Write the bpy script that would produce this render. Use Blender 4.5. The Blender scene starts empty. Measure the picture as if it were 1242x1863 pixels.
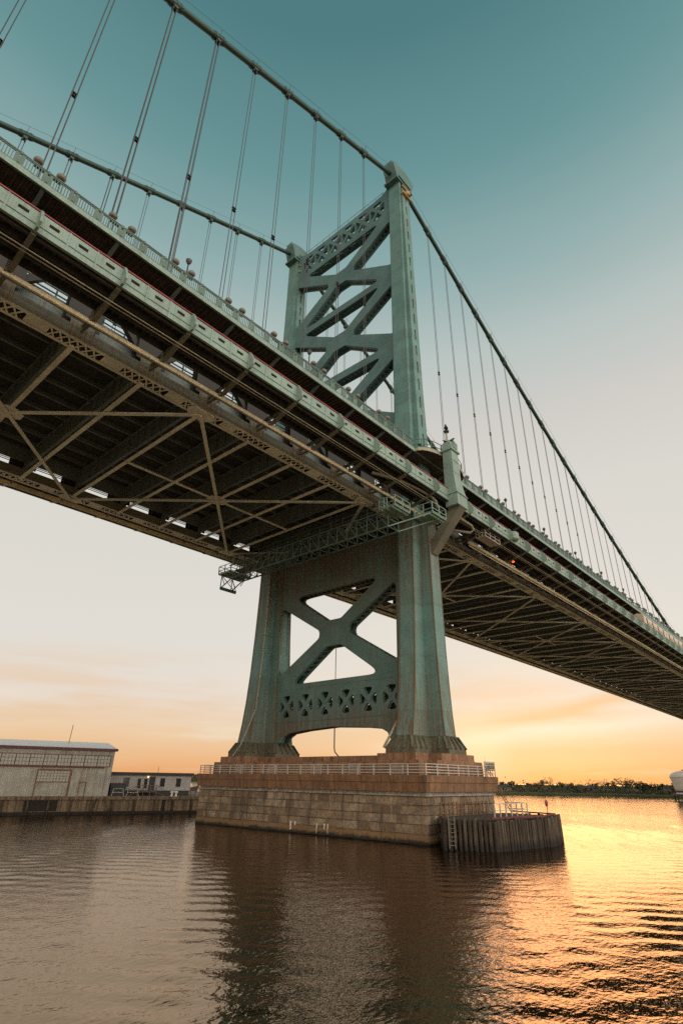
import bpy, math, random
import numpy as np
from mathutils import Vector, Matrix
from mathutils.geometry import tessellate_polygon
rng = random.Random(7)
S = bpy.context.scene
COL = S.collection

# ------------------------------------------------------------------ camera
def fwd_axes(pan, tilt, roll):
    f = Vector((math.cos(pan)*math.cos(tilt), math.sin(pan)*math.cos(tilt), math.sin(tilt)))
    r = Vector((math.sin(pan), -math.cos(pan), 0)); u = r.cross(f)
    c, s = math.cos(roll), math.sin(roll)
    return c*r + s*u, -s*r + c*u, f
CAM = Vector((-56.43, -50.817, 5.334))
cd = bpy.data.cameras.new('camera'); cam = bpy.data.objects.new('camera', cd); COL.objects.link(cam)
r_, u_, f_ = fwd_axes(0.7272, 0.4542, 0.0149)
cam.matrix_world = Matrix(((r_.x, u_.x, -f_.x, CAM.x), (r_.y, u_.y, -f_.y, CAM.y), (r_.z, u_.z, -f_.z, CAM.z), (0, 0, 0, 1)))
cd.sensor_fit = 'VERTICAL'; cd.sensor_height = 36.0; cd.lens = 36.0*998.58/1863.0
cd.clip_start = 0.1; cd.clip_end = 9000
S.camera = cam

# ------------------------------------------------------------------ view, sky, sun
S.view_settings.view_transform = 'Standard'; S.view_settings.look = 'None'
S.view_settings.exposure = 0.0; S.view_settings.gamma = 1.0
try:
    S.cycles.use_denoising = False
    S.cycles.sample_clamp_indirect = 6.0
    S.cycles.max_bounces = 8
    S.cycles.diffuse_bounces = 3
except Exception: pass

SUN_AZ, SUN_EL = math.radians(22.0), math.radians(5.0)

def lin(r, g, b):
    def f(c):
        c /= 255.0
        return c/12.92 if c <= 0.04045 else ((c+0.055)/1.055)**2.4
    return (f(r), f(g), f(b), 1.0)

class NT:
    """small helper round a node tree"""
    def __init__(s, nt): s.nt = nt
    def n(s, typ, **kw):
        d = s.nt.nodes.new(typ)
        for k, v in kw.items():
            if k.startswith('_'): setattr(d, k[1:], v)
            else: d.inputs[k.replace('__', ' ')].default_value = v
        return d
    def l(s, a, b): s.nt.links.new(a, b)
    def math(s, op, a, b=None, clamp=False):
        d = s.nt.nodes.new('ShaderNodeMath'); d.operation = op; d.use_clamp = clamp
        for i, v in enumerate((a, b)):
            if v is None: continue
            if isinstance(v, (int, float)): d.inputs[i].default_value = v
            else: s.l(v, d.inputs[i])
        return d.outputs[0]
    def ramp(s, fac, stops, interp='LINEAR'):
        d = s.nt.nodes.new('ShaderNodeValToRGB'); d.color_ramp.interpolation = interp
        e = d.color_ramp.elements
        while len(e) < len(stops): e.new(0.5)
        for k, (p, c) in zip(e, stops):
            k.position = p; k.color = c if len(c) == 4 else (*c, 1)
        s.l(fac, d.inputs[0]); return d.outputs[0]
    def mix(s, fac, a, b, mode='MIX'):
        d = s.nt.nodes.new('ShaderNodeMix'); d.data_type = 'RGBA'; d.blend_type = mode
        for key, v in ((0, fac), (6, a), (7, b)):
            if isinstance(v, (int, float)): d.inputs[key].default_value = v
            elif isinstance(v, tuple): d.inputs[key].default_value = v if len(v) == 4 else (*v, 1)
            else: s.l(v, d.inputs[key])
        return d.outputs[2]
    def noise(s, vec, scale, detail=4, rough=0.6, dim='3D'):
        d = s.nt.nodes.new('ShaderNodeTexNoise'); d.inputs['Scale'].default_value = scale
        d.inputs['Detail'].default_value = detail; d.inputs['Roughness'].default_value = rough
        if vec is not None: s.l(vec, d.inputs['Vector'])
        return d.outputs['Fac']
    def scaled(s, vec, sc):
        d = s.nt.nodes.new('ShaderNodeVectorMath'); d.operation = 'MULTIPLY'; d.inputs[1].default_value = sc
        s.l(vec, d.inputs[0]); return d.outputs[0]

W = bpy.data.worlds.new('World'); S.world = W; W.use_nodes = True
t = NT(W.node_tree); W.node_tree.nodes.clear()
tc = t.n('ShaderNodeTexCoord'); sep = t.n('ShaderNodeSeparateXYZ'); t.l(tc.outputs['Generated'], sep.inputs[0])
el = t.math('ARCSINE', sep.outputs[2])
az = t.math('ARCTAN2', sep.outputs[1], sep.outputs[0])
# slow wobble so that the bands of colour are not perfectly level
cv = t.n('ShaderNodeCombineXYZ'); t.l(az, cv.inputs[0]); t.l(t.math('MULTIPLY', el, 7.0), cv.inputs[1])
wob = t.noise(cv.outputs[0], 1.4, 3)
elw = t.math('ADD', el, t.math('MULTIPLY', t.math('SUBTRACT', wob, 0.5), 0.035))
elw = t.math('SUBTRACT', elw, t.math('MULTIPLY', t.math('MULTIPLY', t.math('SUBTRACT', az, math.radians(42)), el), -0.01))
fac = t.math('DIVIDE', elw, math.radians(90), True)
def d90(x): return x/90.0
sky = t.ramp(fac, [(0.0, lin(228, 160, 104)), (d90(1.6), lin(234, 180, 130)), (d90(3.6), lin(236, 203, 166)), (d90(6.8), lin(231, 217, 203)),
                   (d90(11), lin(226, 221, 212)), (d90(27), lin(218, 215, 207)), (d90(34), lin(209, 206, 200)), (d90(41), lin(186, 197, 193)),
                   (d90(48), lin(150, 177, 176)), (d90(57), lin(107, 150, 152)), (d90(67), lin(80, 126, 130)), (1.0, lin(66, 110, 118))])
# cloud streaks low over the horizon
cc = t.n('ShaderNodeCombineXYZ'); t.l(t.math('MULTIPLY', az, 2.6), cc.inputs[0]); t.l(t.math('MULTIPLY', el, 20.0), cc.inputs[1])
cl = t.noise(cc.outputs[0], 1.15, 5, 0.55)
clf = t.ramp(cl, [(0.46, (0, 0, 0)), (0.60, (1, 1, 1))])
band = t.ramp(t.math('DIVIDE', el, math.radians(20), True), [(0.0, (0.3, 0.3, 0.3)), (0.10, (0.8, 0.8, 0.8)), (0.36, (0.75, 0.75, 0.75)), (0.6, (0, 0, 0))])
sky = t.mix(t.math('MULTIPLY', t.math('MULTIPLY', clf, band), 0.6), sky, lin(233, 192, 150))
clf2 = t.ramp(cl, [(0.32, (1, 1, 1)), (0.45, (0, 0, 0))])
sky = t.mix(t.math('MULTIPLY', t.math('MULTIPLY', clf2, band), 0.7), sky, lin(236, 226, 208))
# one longer cloud bank over the water right of the pier, pale gap under it
def streak(a0, sa, e0, se, slope):
    da = t.math('DIVIDE', t.math('SUBTRACT', az, math.radians(a0)), math.radians(sa))
    ee = t.math('ADD', t.math('SUBTRACT', el, math.radians(e0)), t.math('MULTIPLY', t.math('SUBTRACT', az, math.radians(a0)), slope))
    ee = t.math('ADD', ee, t.math('MULTIPLY', t.math('SUBTRACT', cl, 0.5), math.radians(3.2)))
    de = t.math('DIVIDE', ee, math.radians(se))
    r2 = t.math('ADD', t.math('POWER', t.math('ABSOLUTE', da), 4.0), t.math('POWER', t.math('ABSOLUTE', de), 2.0))
    return t.math('POWER', 2.718, t.math('MULTIPLY', r2, -1.0))
sky = t.mix(t.math('MULTIPLY', streak(22, 15, 4.1, 0.75, 0.10), 0.85), sky, lin(238, 224, 203))
sky = t.mix(t.math('MULTIPLY', streak(21.5, 8.5, 5.9, 0.65, 0.15), 0.9), sky, lin(232, 190, 146))
sky = t.mix(t.math('MULTIPLY', streak(16, 18, 2.2, 1.0, 0.02), 0.6), sky, lin(232, 184, 138))
# glow round the veiled sun
sd = Vector((math.cos(SUN_EL)*math.cos(SUN_AZ), math.cos(SUN_EL)*math.sin(SUN_AZ), math.sin(SUN_EL)))
glow = Vector((math.cos(math.radians(28.5)), math.sin(math.radians(28.5)), 0.055)).normalized()   # brightest gap in the cloud beside the veiled sun
dt = t.n('ShaderNodeVectorMath', _operation='DOT_PRODUCT'); t.l(tc.outputs['Generated'], dt.inputs[0]); dt.inputs[1].default_value = glow
g1 = t.math('POWER', t.math('MAXIMUM', dt.outputs['Value'], 0.0), 60.0)
g2 = t.math('POWER', t.math('MAXIMUM', dt.outputs['Value'], 0.0), 900.0)
sky = t.mix(t.math('MULTIPLY', g1, 0.14), sky, lin(248, 212, 168))
sky = t.mix(t.math('MULTIPLY', g2, 0.50), sky, lin(255, 232, 192))
# brighter half of the dome added behind the camera to fill shaded steel
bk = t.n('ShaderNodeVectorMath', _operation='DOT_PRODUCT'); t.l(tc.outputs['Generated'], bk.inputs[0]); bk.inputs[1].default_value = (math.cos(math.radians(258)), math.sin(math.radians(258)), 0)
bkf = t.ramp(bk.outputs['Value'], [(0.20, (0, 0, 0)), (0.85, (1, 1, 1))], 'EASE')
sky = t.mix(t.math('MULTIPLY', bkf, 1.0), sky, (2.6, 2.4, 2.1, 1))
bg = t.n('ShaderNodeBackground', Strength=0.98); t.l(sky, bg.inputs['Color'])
nis = t.n('ShaderNodeTexSky', _sky_type='NISHITA', _sun_disc=False, _sun_elevation=SUN_EL, _sun_rotation=math.pi/2-SUN_AZ)
bg2 = t.n('ShaderNodeBackground', Strength=0.006); t.l(nis.outputs[0], bg2.inputs['Color'])
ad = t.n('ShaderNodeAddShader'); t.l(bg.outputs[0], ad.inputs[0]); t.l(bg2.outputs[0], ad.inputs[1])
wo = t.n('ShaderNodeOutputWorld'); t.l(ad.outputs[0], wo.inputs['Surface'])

sl = bpy.data.lights.new('sun', 'SUN'); sl.energy = 0.24; sl.angle = math.radians(20); sl.color = (1.0, 0.43, 0.13)
so = bpy.data.objects.new('sun', sl); COL.objects.link(so)
so.rotation_euler = (-sd).to_track_quat('-Z', 'Y').to_euler(); so.location = (200, 100, 60)

# ------------------------------------------------------------------ mesh helpers
class MB:
    def __init__(s): s.v = []; s.f = []
    def add(s, vs, fs):
        o = len(s.v); s.v += [tuple(p) for p in vs]; s.f += [tuple(i+o for i in f) for f in fs]; return s
    def box(s, x0, x1, y0, y1, z0, z1):
        return s.add([(x0, y0, z0), (x1, y0, z0), (x1, y1, z0), (x0, y1, z0), (x0, y0, z1), (x1, y0, z1), (x1, y1, z1), (x0, y1, z1)],
                     [(0, 3, 2, 1), (4, 5, 6, 7), (0, 1, 5, 4), (1, 2, 6, 5), (2, 3, 7, 6), (3, 0, 4, 7)])
    def bar(s, p, q, w, h, up=(0, 0, 1)):
        p = Vector(p); q = Vector(q); d = (q-p).normalized(); up = Vector(up)
        a = d.cross(up)
        if a.length < 1e-4: a = d.cross(Vector((1, 0, 0)))
        a.normalize(); b = a.cross(d).normalized()
        a = a*(w/2); b = b*(h/2)
        vs = [p-a-b, p+a-b, p+a+b, p-a+b, q-a-b, q+a-b, q+a+b, q-a+b]
        return s.add(vs, [(0, 3, 2, 1), (4, 5, 6, 7), (0, 1, 5, 4), (1, 2, 6, 5), (2, 3, 7, 6), (3, 0, 4, 7)])
    def tube(s, pts, r, n=8, cap=True):
        pts = [Vector(p) for p in pts]; rs = r if isinstance(r, (list, tuple)) else [r]*len(pts)
        vs = []
        ref = None
        for i, p in enumerate(pts):
            d = (pts[min(i+1, len(pts)-1)]-pts[max(i-1, 0)]).normalized()
            if ref is None:
                ref = d.cross(Vector((0, 0, 1)))
                if ref.length < 1e-3: ref = d.cross(Vector((1, 0, 0)))
            a = (ref-d*ref.dot(d)).normalized(); ref = a; b = d.cross(a)
            for k in range(n):
                w = 2*math.pi*k/n; vs.append(p+(a*math.cos(w)+b*math.sin(w))*rs[i])
        fs = []
        for i in range(len(pts)-1):
            for k in range(n):
                k2 = (k+1) % n; fs.append((i*n+k, i*n+k2, (i+1)*n+k2, (i+1)*n+k))
        if cap: fs += [tuple(range(n))[::-1], tuple((len(pts)-1)*n+k for k in range(n))]
        return s.add(vs, fs)
    def lathe(s, prof, c, n=12):
        vs = []; c = Vector(c)
        for r, z in prof:
            for k in range(n): vs.append(c+Vector((r*math.cos(2*math.pi*k/n), r*math.sin(2*math.pi*k/n), z)))
        fs = []
        for i in range(len(prof)-1):
            for k in range(n):
                k2 = (k+1) % n; fs.append((i*n+k, i*n+k2, (i+1)*n+k2, (i+1)*n+k))
        fs += [tuple(range(n))[::-1], tuple((len(prof)-1)*n+k for k in range(n))]
        return s.add(vs, fs)
    def loft(s, rings, cap=True):
        n = len(rings[0]); vs = [p for r in rings for p in r]; fs = []
        for i in range(len(rings)-1):
            for k in range(n):
                k2 = (k+1) % n; fs.append((i*n+k, i*n+k2, (i+1)*n+k2, (i+1)*n+k))
        if cap: fs += [tuple(range(n))[::-1], tuple((len(rings)-1)*n+k for k in range(n))]
        return s.add(vs, fs)
    def plate(s, outer, holes, to3, a, b):
        """flat plate: 2-D outline with holes, extruded from a to b; to3(u, v, w) gives the point"""
        loops = [outer]+list(holes)
        flat = [p for l in loops for p in l]
        tris = tessellate_polygon([[Vector((p[0], p[1], 0)) for p in l] for l in loops])
        n = len(flat)
        vs = [to3(p[0], p[1], a) for p in flat]+[to3(p[0], p[1], b) for p in flat]
        fs = [tuple(x) for x in tris]+[tuple(i+n for i in x[::-1]) for x in tris]
        o = 0
        for l in loops:
            m = len(l)
            for k in range(m): fs.append((o+k, o+(k+1) % m, o+(k+1) % m+n, o+k+n))
            o += m
        return s.add(vs, fs)
    def build(s, name, mat, parent=None, smooth=False):
        loc = Vector((0, 0, 0))
        p = parent
        while p is not None: loc = loc+p.location; p = p.parent
        me = bpy.data.meshes.new(name)
        me.from_pydata([(x-loc.x, y-loc.y, z-loc.z) for x, y, z in s.v], [], s.f)
        me.materials.append(mat); me.update()
        import bmesh
        bm = bmesh.new(); bm.from_mesh(me); bmesh.ops.recalc_face_normals(bm, faces=bm.faces); bm.to_mesh(me); bm.free()
        if smooth:
            for f in me.polygons: f.use_smooth = True
        o = bpy.data.objects.new(name, me); COL.objects.link(o)
        if parent is not None: o.parent = parent
        return o

def tag(o, label=None, cat=None, group=None, kind=None):
    if label: o['label'] = label
    if cat: o['category'] = cat
    if group: o['group'] = group
    if kind: o['kind'] = kind
    return o
def thing(name, label, cat, loc=(0, 0, 0), group=None):
    o = bpy.data.objects.new(name, None); COL.objects.link(o); o.location = loc; o.empty_display_size = 0.5
    return tag(o, label, cat, group)
KIDS = {}
def copy_tree(o, parent=None):
    c = o.copy(); COL.objects.link(c)
    if parent is not None: c.parent = parent
    for ch in list(o.children): copy_tree(ch, c)
    return c
ORD = ['first', 'second', 'third', 'fourth', 'fifth', 'sixth', 'seventh', 'eighth', 'ninth', 'tenth', 'eleventh', 'twelfth', 'thirteenth',
       'fourteenth', 'fifteenth', 'sixteenth', 'seventeenth', 'eighteenth', 'nineteenth', 'twentieth']
ORD += ['twenty-'+x for x in ORD[:9]]+['thirtieth']+['thirty-'+x for x in ORD[:9]]+['fortieth']+['forty-'+x for x in ORD[:9]]+['fiftieth']+['fifty-'+x for x in ORD[:9]]

def rounded(poly, r, n=4):
    out = []; m = len(poly)
    for i in range(m):
        p = Vector(poly[i]); a = Vector(poly[i-1]); b = Vector(poly[(i+1) % m])
        rr = r[i] if isinstance(r, (list, tuple)) else r
        da = (a-p); db = (b-p); la, lb = da.length, db.length; da.normalize(); db.normalize()
        if rr <= 0: out.append((p.x, p.y)); continue
        ang = da.angle(db); d = min(rr/math.tan(ang/2), la*0.45, lb*0.45)
        A = p+da*d; B = p+db*d
        for k in range(n+1):
            q = k/n; x = A*(1-q)**2+p*2*q*(1-q)+B*q*q; out.append((x.x, x.y))
    return out

# ------------------------------------------------------------------ materials
MATS = {}
def newmat(name):
    m = bpy.data.materials.new(name); m.use_nodes = True
    t = NT(m.node_tree); b = m.node_tree.nodes['Principled BSDF']; MATS[name] = m
    g = t.n('ShaderNodeNewGeometry')
    return m, t, b, g.outputs['Position']
def bump(t, b, h, strength=0.3, dist=0.05):
    d = t.n('ShaderNodeBump', Strength=strength, Distance=dist); t.l(h, d.inputs['Height']); t.l(d.outputs[0], b.inputs['Normal'])

def steel(name, base, dirt=(0.10, 0.055, 0.03), rust=0.35, seam=None, rough=0.55, rustcol=(0.17, 0.065, 0.02), zlow=None):
    m, t, b, P = newmat(name)
    n1 = t.noise(P, 0.35, 6, 0.65)
    big = t.ramp(n1, [(0.3, (base[0]*0.80, base[1]*0.80, base[2]*0.80)), (0.55, base), (0.75, (min(1, base[0]*1.18), base[1]*1.12, base[2]*1.10))])
    st = t.noise(t.scaled(P, (3.4, 3.4, 0.11)), 1.0, 6, 0.7)       # vertical run-off streaks
    stf = t.ramp(st, [(0.50, (0, 0, 0)), (0.68, (1, 1, 1))])
    pat = t.noise(P, 0.22, 5, 0.7)
    pf = t.ramp(pat, [(0.42, (0, 0, 0)), (0.62, (1, 1, 1))])
    f = t.math('MULTIPLY', t.math('MULTIPLY', stf, pf), min(1.0, rust*1.6), True)
    if zlow is not None:                                          # rust runs under joints at given heights
        sp = t.n('ShaderNodeSeparateXYZ'); t.l(P, sp.inputs[0])
        acc = None
        for z0, z1 in zlow:
            q = t.math('MULTIPLY', t.math('SUBTRACT', sp.outputs[2], z0), 1.0/(z1-z0), True)
            q = t.math('MULTIPLY', q, t.math('LESS_THAN', sp.outputs[2], z1+0.01)) if z1 > z0 else t.math('MULTIPLY', q, t.math('GREATER_THAN', sp.outputs[2], z1-0.01))
            acc = q if acc is None else t.math('MAXIMUM', acc, q)
        f = t.math('MAXIMUM', f, t.math('MULTIPLY', acc, t.ramp(st, [(0.385, (0, 0, 0)), (0.58, (1, 1, 1))]), True))
        f = t.math('MULTIPLY', f, 0.90)
    spp = t.n('ShaderNodeSeparateXYZ'); t.l(P, spp.inputs[0]); cbp = t.n('ShaderNodeCombineXYZ')
    t.l(t.math('ADD', spp.outputs[0], spp.outputs[1]), cbp.inputs[0]); t.l(spp.outputs[2], cbp.inputs[1])
    brp = t.n('ShaderNodeTexBrick', Scale=1.0); brp.inputs['Color1'].default_value = (0.88, 0.89, 0.88, 1); brp.inputs['Color2'].default_value = (1.10, 1.10, 1.09, 1)
    brp.inputs['Mortar'].default_value = (0.72, 0.70, 0.66, 1); brp.inputs['Mortar Size'].default_value = 0.018; brp.inputs['Brick Width'].default_value = 2.6; brp.inputs['Row Height'].default_value = 2.05
    t.l(cbp.outputs[0], brp.inputs['Vector'])
    big = t.mix(0.85, big, brp.outputs['Color'], 'MULTIPLY')
    c = t.mix(f, big, (*rustcol, 1))
    fine = t.noise(P, 6.0, 6, 0.75)
    ff = t.ramp(fine, [(0.35, (0.66, 0.66, 0.66)), (0.7, (1.12, 1.12, 1.12))])
    c = t.mix(1.0, c, ff, 'MULTIPLY')
    if seam:
        sp2 = t.n('ShaderNodeSeparateXYZ'); t.l(P, sp2.inputs[0])
        ma = None
        fr = t.math('FRACT', t.math('DIVIDE', sp2.outputs[2], seam))
        ma = t.math('LESS_THAN', fr, 0.05/seam)
        c = t.mix(t.math('MULTIPLY', ma, 0.6), c, (*dirt, 1))
    t.l(c, b.inputs['Base Color'])
    rr = t.math('ADD', t.math('MULTIPLY', f, 0.3), rough, True); t.l(rr, b.inputs['Roughness'])
    b.inputs['Specular IOR Level'].default_value = 0.35
    # rivet-sized relief plus gentle plate waviness
    vor = t.n('ShaderNodeTexVoronoi', Scale=4.0); t.l(P, vor.inputs['Vector'])
    h = t.math('ADD', t.math('MULTIPLY', fine, 0.4), t.math('MULTIPLY', vor.outputs['Distance'], 0.25))
    bump(t, b, h, 0.25, 0.03)
    return m
def plain(name, col, rough=0.6, var=0.2, scale=2.0, metallic=0.0):
    m, t, b, P = newmat(name)
    n = t.noise(P, scale, 5, 0.65)
    k0, k1 = 1-var, 1+var
    t.l(t.ramp(n, [(0.3, tuple(c*k0 for c in col)), (0.7, tuple(min(1, c*k1) for c in col))]), b.inputs['Base Color'])
    b.inputs['Roughness'].default_value = rough; b.inputs['Metallic'].default_value = metallic
    return m

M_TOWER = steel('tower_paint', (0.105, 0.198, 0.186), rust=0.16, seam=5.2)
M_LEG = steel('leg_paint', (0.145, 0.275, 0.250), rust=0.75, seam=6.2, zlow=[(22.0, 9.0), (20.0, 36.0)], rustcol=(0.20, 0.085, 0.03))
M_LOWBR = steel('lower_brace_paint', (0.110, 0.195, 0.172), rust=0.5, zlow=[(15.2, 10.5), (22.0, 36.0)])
M_EDGE = steel('rusty_angle_paint', (0.15, 0.17, 0.13), rust=1.0, zlow=[(40.0, 9.0)], rustcol=(0.17, 0.07, 0.025))
M_SHOE = steel('shoe_paint', (0.13, 0.155, 0.11), rust=1.0, zlow=[(13.5, 7.5)], rustcol=(0.12, 0.05, 0.02))
M_FASCIA = steel('fascia_paint', (0.265, 0.36, 0.305), rust=0.32, rough=0.45)
M_CHORD = steel('chord_paint', (0.17, 0.165, 0.12), rust=0.55)
M_BRACE = steel('lateral_paint', (0.74, 0.73, 0.62), rust=0.28, rustcol=(0.20, 0.085, 0.03))
M_BEAM = steel('floor_beam_paint', (0.165, 0.20, 0.19), rust=0.5)
M_NODE = steel('node_plate_paint', (0.22, 0.19, 0.125), rust=0.7)
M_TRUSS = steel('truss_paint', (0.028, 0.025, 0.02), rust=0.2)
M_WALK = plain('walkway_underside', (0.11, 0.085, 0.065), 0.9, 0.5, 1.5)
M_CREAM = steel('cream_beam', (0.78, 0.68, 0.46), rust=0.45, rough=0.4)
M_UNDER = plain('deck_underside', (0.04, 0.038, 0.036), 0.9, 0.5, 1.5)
M_PIPE = steel('pipe_paint', (0.36, 0.33, 0.24), rust=0.45, rough=0.4)
M_CABLE = steel('cable_paint', (0.035, 0.085, 0.068), rust=0.3, rough=0.45)
M_ROPE = plain('rope_steel', (0.045, 0.043, 0.040), 0.5, 0.2)
M_ROOFR0 = plain('faded_maroon', (0.12, 0.028, 0.025), 0.8, 0.3)
M_RED = plain('red_paint', (0.27, 0.03, 0.03), 0.5, 0.15)
M_RAIL = steel('railing_paint', (0.13, 0.20, 0.165), rust=0.2)
M_GALV = plain('galvanised_rail', (0.42, 0.38, 0.33), 0.5, 0.25)
M_TRAV = steel('traveler_paint', (0.11, 0.165, 0.135), rust=0.4)
M_GLOBE = plain('globe_glass', (0.17, 0.14, 0.105), 0.35, 0.2)
M_LHEAD = plain('lamp_head_metal', (0.06, 0.052, 0.045), 0.5, 0.2)
M_DARK = plain('dark_metal', (0.025, 0.025, 0.025), 0.6, 0.3)
M_BLACK = plain('bird_black', (0.015, 0.014, 0.014), 0.6, 0.3)
M_GOLD = plain('rusty_gold', (0.40, 0.22, 0.06), 0.5, 0.4)

def stone_mat(name, blocks=False):
    m, t, b, P = newmat(name)
    sp = t.n('ShaderNodeSeparateXYZ'); t.l(P, sp.inputs[0])
    cb = t.n('ShaderNodeCombineXYZ'); t.l(t.math('ADD', sp.outputs[0], sp.outputs[1]), cb.inputs[0]); t.l(sp.outputs[2], cb.inputs[1])
    br = t.n('ShaderNodeTexBrick', Scale=1.0); br.inputs['Color1'].default_value = (0.29, 0.20, 0.135, 1); br.inputs['Color2'].default_value = (0.46, 0.36, 0.255, 1)
    br.inputs['Mortar'].default_value = (0.12, 0.085, 0.055, 1); br.inputs['Mortar Size'].default_value = 0.025
    br.inputs['Brick Width'].default_value = 1.75; br.inputs['Row Height'].default_value = 0.80; br.inputs['Bias'].default_value = -0.1
    t.l(cb.outputs[0], br.inputs['Vector'])
    bc = br.outputs['Color']
    if blocks:
        gg = t.n('ShaderNodeNewGeometry')
        bc = t.ramp(gg.outputs['Random Per Island'], [(0.0, (0.17, 0.10, 0.055)), (0.35, (0.25, 0.16, 0.092)), (0.7, (0.33, 0.23, 0.14)), (1.0, (0.43, 0.33, 0.22))])
    n1 = t.noise(P, 0.9, 7, 0.72); n2 = t.noise(P, 3.5, 6, 0.7)
    c = t.mix(t.ramp(n1, [(0.40, (0, 0, 0)), (0.62, (0.75, 0.75, 0.75))]), bc, (0.115, 0.09, 0.065, 1))
    c = t.mix(1.0, c, t.ramp(n2, [(0.3, (0.62, 0.62, 0.62)), (0.7, (1.2, 1.2, 1.2))]), 'MULTIPLY')
    st = t.noise(t.scaled(P, (0.9, 0.9, 0.06)), 1.0, 6, 0.7)      # dark wash-down stains
    c = t.mix(t.ramp(st, [(0.51, (0, 0, 0)), (0.64, (0.85, 0.85, 0.85))]), c, (0.075, 0.05, 0.032, 1))
    zz = t.math('ADD', sp.outputs[2], t.math('MULTIPLY', t.math('SUBTRACT', n1, 0.5), 0.9))
    c = t.mix(t.ramp(zz, [(0.62, (0.85, 0.85, 0.85)), (1.05, (0, 0, 0))]), c, (0.20, 0.11, 0.045, 1))   # tide mark
    c = t.mix(t.ramp(zz, [(0.18, (1, 1, 1)), (0.46, (0, 0, 0))]), c, (0.022, 0.018, 0.012, 1))          # wet weed
    t.l(c, b.inputs['Base Color']); b.inputs['Roughness'].default_value = 0.85
    h = t.math('MULTIPLY', n2, 0.5) if blocks else t.math('ADD', t.math('MULTIPLY', n2, 0.5), t.math('MULTIPLY', br.outputs['Fac'], -0.8)); h = t.math('ADD', h, t.math('MULTIPLY', n1, 0.6))
    bump(t, b, h, 0.9, 0.16)
    return m
def concrete_mat(name, col, stain=(0.10, 0.05, 0.025), s0=0.46, joint=None):
    m, t, b, P = newmat(name)
    sp = t.n('ShaderNodeSeparateXYZ'); t.l(P, sp.inputs[0])
    n1 = t.noise(P, 0.7, 7, 0.7); n2 = t.noise(P, 5.0, 6, 0.7)
    c = t.ramp(n1, [(0.3, tuple(x*0.62 for x in col)), (0.7, tuple(x*1.18 for x in col))])
    st = t.noise(t.scaled(P, (3.2, 3.2, 0.10)), 1.0, 6, 0.7)
    c = t.mix(t.ramp(st, [(s0, (0, 0, 0)), (s0+0.2, (0.9, 0.9, 0.9))]), c, (*stain, 1))
    c = t.mix(1.0, c, t.ramp(n2, [(0.3, (0.7, 0.7, 0.7)), (0.7, (1.15, 1.15, 1.15))]), 'MULTIPLY')
    if joint:
        fr = t.math('FRACT', t.math('DIVIDE', t.math('ADD', sp.outputs[0], sp.outputs[1]), joint))
        c = t.mix(t.math('MULTIPLY', t.math('LESS_THAN', fr, 0.02), 0.7), c, (0.03, 0.02, 0.012, 1))
    t.l(c, b.inputs['Base Color']); b.inputs['Roughness'].default_value = 0.85
    bump(t, b, t.math('ADD', n2, t.math('MULTIPLY', n1, 0.7)), 0.5, 0.06)
    return m
M_STONE = stone_mat('ashlar_granite'); M_BLOCK = stone_mat('granite_blocks', True)
M_CAP = concrete_mat('cap_concrete', (0.24, 0.125, 0.06), joint=2.3)
M_CORN = concrete_mat('cornice_stone', (0.38, 0.33, 0.27), (0.16, 0.11, 0.07))
M_PLINTH = concrete_mat('plinth_concrete', (0.30, 0.155, 0.08), (0.13, 0.055, 0.025), joint=3.1)
M_QUAY = concrete_mat('quay_concrete', (0.23, 0.155, 0.095), (0.05, 0.035, 0.02), 0.42)
def timber_mat():
    m, t, b, P = newmat('weathered_timber')
    oi = t.n('ShaderNodeObjectInfo')
    sp = t.n('ShaderNodeSeparateXYZ'); t.l(P, sp.inputs[0])
    n = t.noise(t.scaled(P, (9, 9, 0.5)), 1.0, 7, 0.75)
    c = t.ramp(n, [(0.3, (0.022, 0.016, 0.011)), (0.5, (0.055, 0.04, 0.028)), (0.68, (0.16, 0.12, 0.085))])
    k = t.ramp(oi.outputs['Random'], [(0, (0.55, 0.5, 0.45)), (1, (1.15, 1.1, 1.05))])
    c = t.mix(1.0, c, k, 'MULTIPLY')
    zz = t.math('ADD', sp.outputs[2], t.math('MULTIPLY', t.math('SUBTRACT', n, 0.5), 0.7))
    c = t.mix(t.ramp(zz, [(0.3, (1, 1, 1)), (0.85, (0, 0, 0))]), c, (0.018, 0.014, 0.010, 1))
    t.l(c, b.inputs['Base Color']); b.inputs['Roughness'].default_value = 0.9
    bump(t, b, n, 0.6, 0.05); return m
M_TIMBER = timber_mat()

def water_mat():
    m, t, b, P = newmat('river_water')
    b.inputs['Base Color'].default_value = (0.004, 0.0026, 0.0012, 1)
    b.inputs['Roughness'].default_value = 0.02; b.inputs['IOR'].default_value = 3.4; b.inputs['Specular Tint'].default_value = (1.0, 0.69, 0.41, 1)
    p1 = t.scaled(P, (1.0, 1.0, 0.0))
    h1 = t.noise(t.scaled(p1, (1.0, 1.5, 1)), 3.0, 3, 0.5)
    h2 = t.noise(t.scaled(p1, (1.5, 1.0, 1)), 0.45, 3, 0.5)
    patch = t.ramp(t.noise(p1, 0.035, 3, 0.5), [(0.35, (0.45, 0.45, 0.45)), (0.65, (1.0, 1.0, 1.0))])   # wind patches
    h = t.math('ADD', t.math('MULTIPLY', t.math('MULTIPLY', h1, patch), 0.036), t.math('MULTIPLY', h2, 0.02))
    bump(t, b, h, 1.0, 1.0)
    return m
M_WATER = water_mat()

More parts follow.
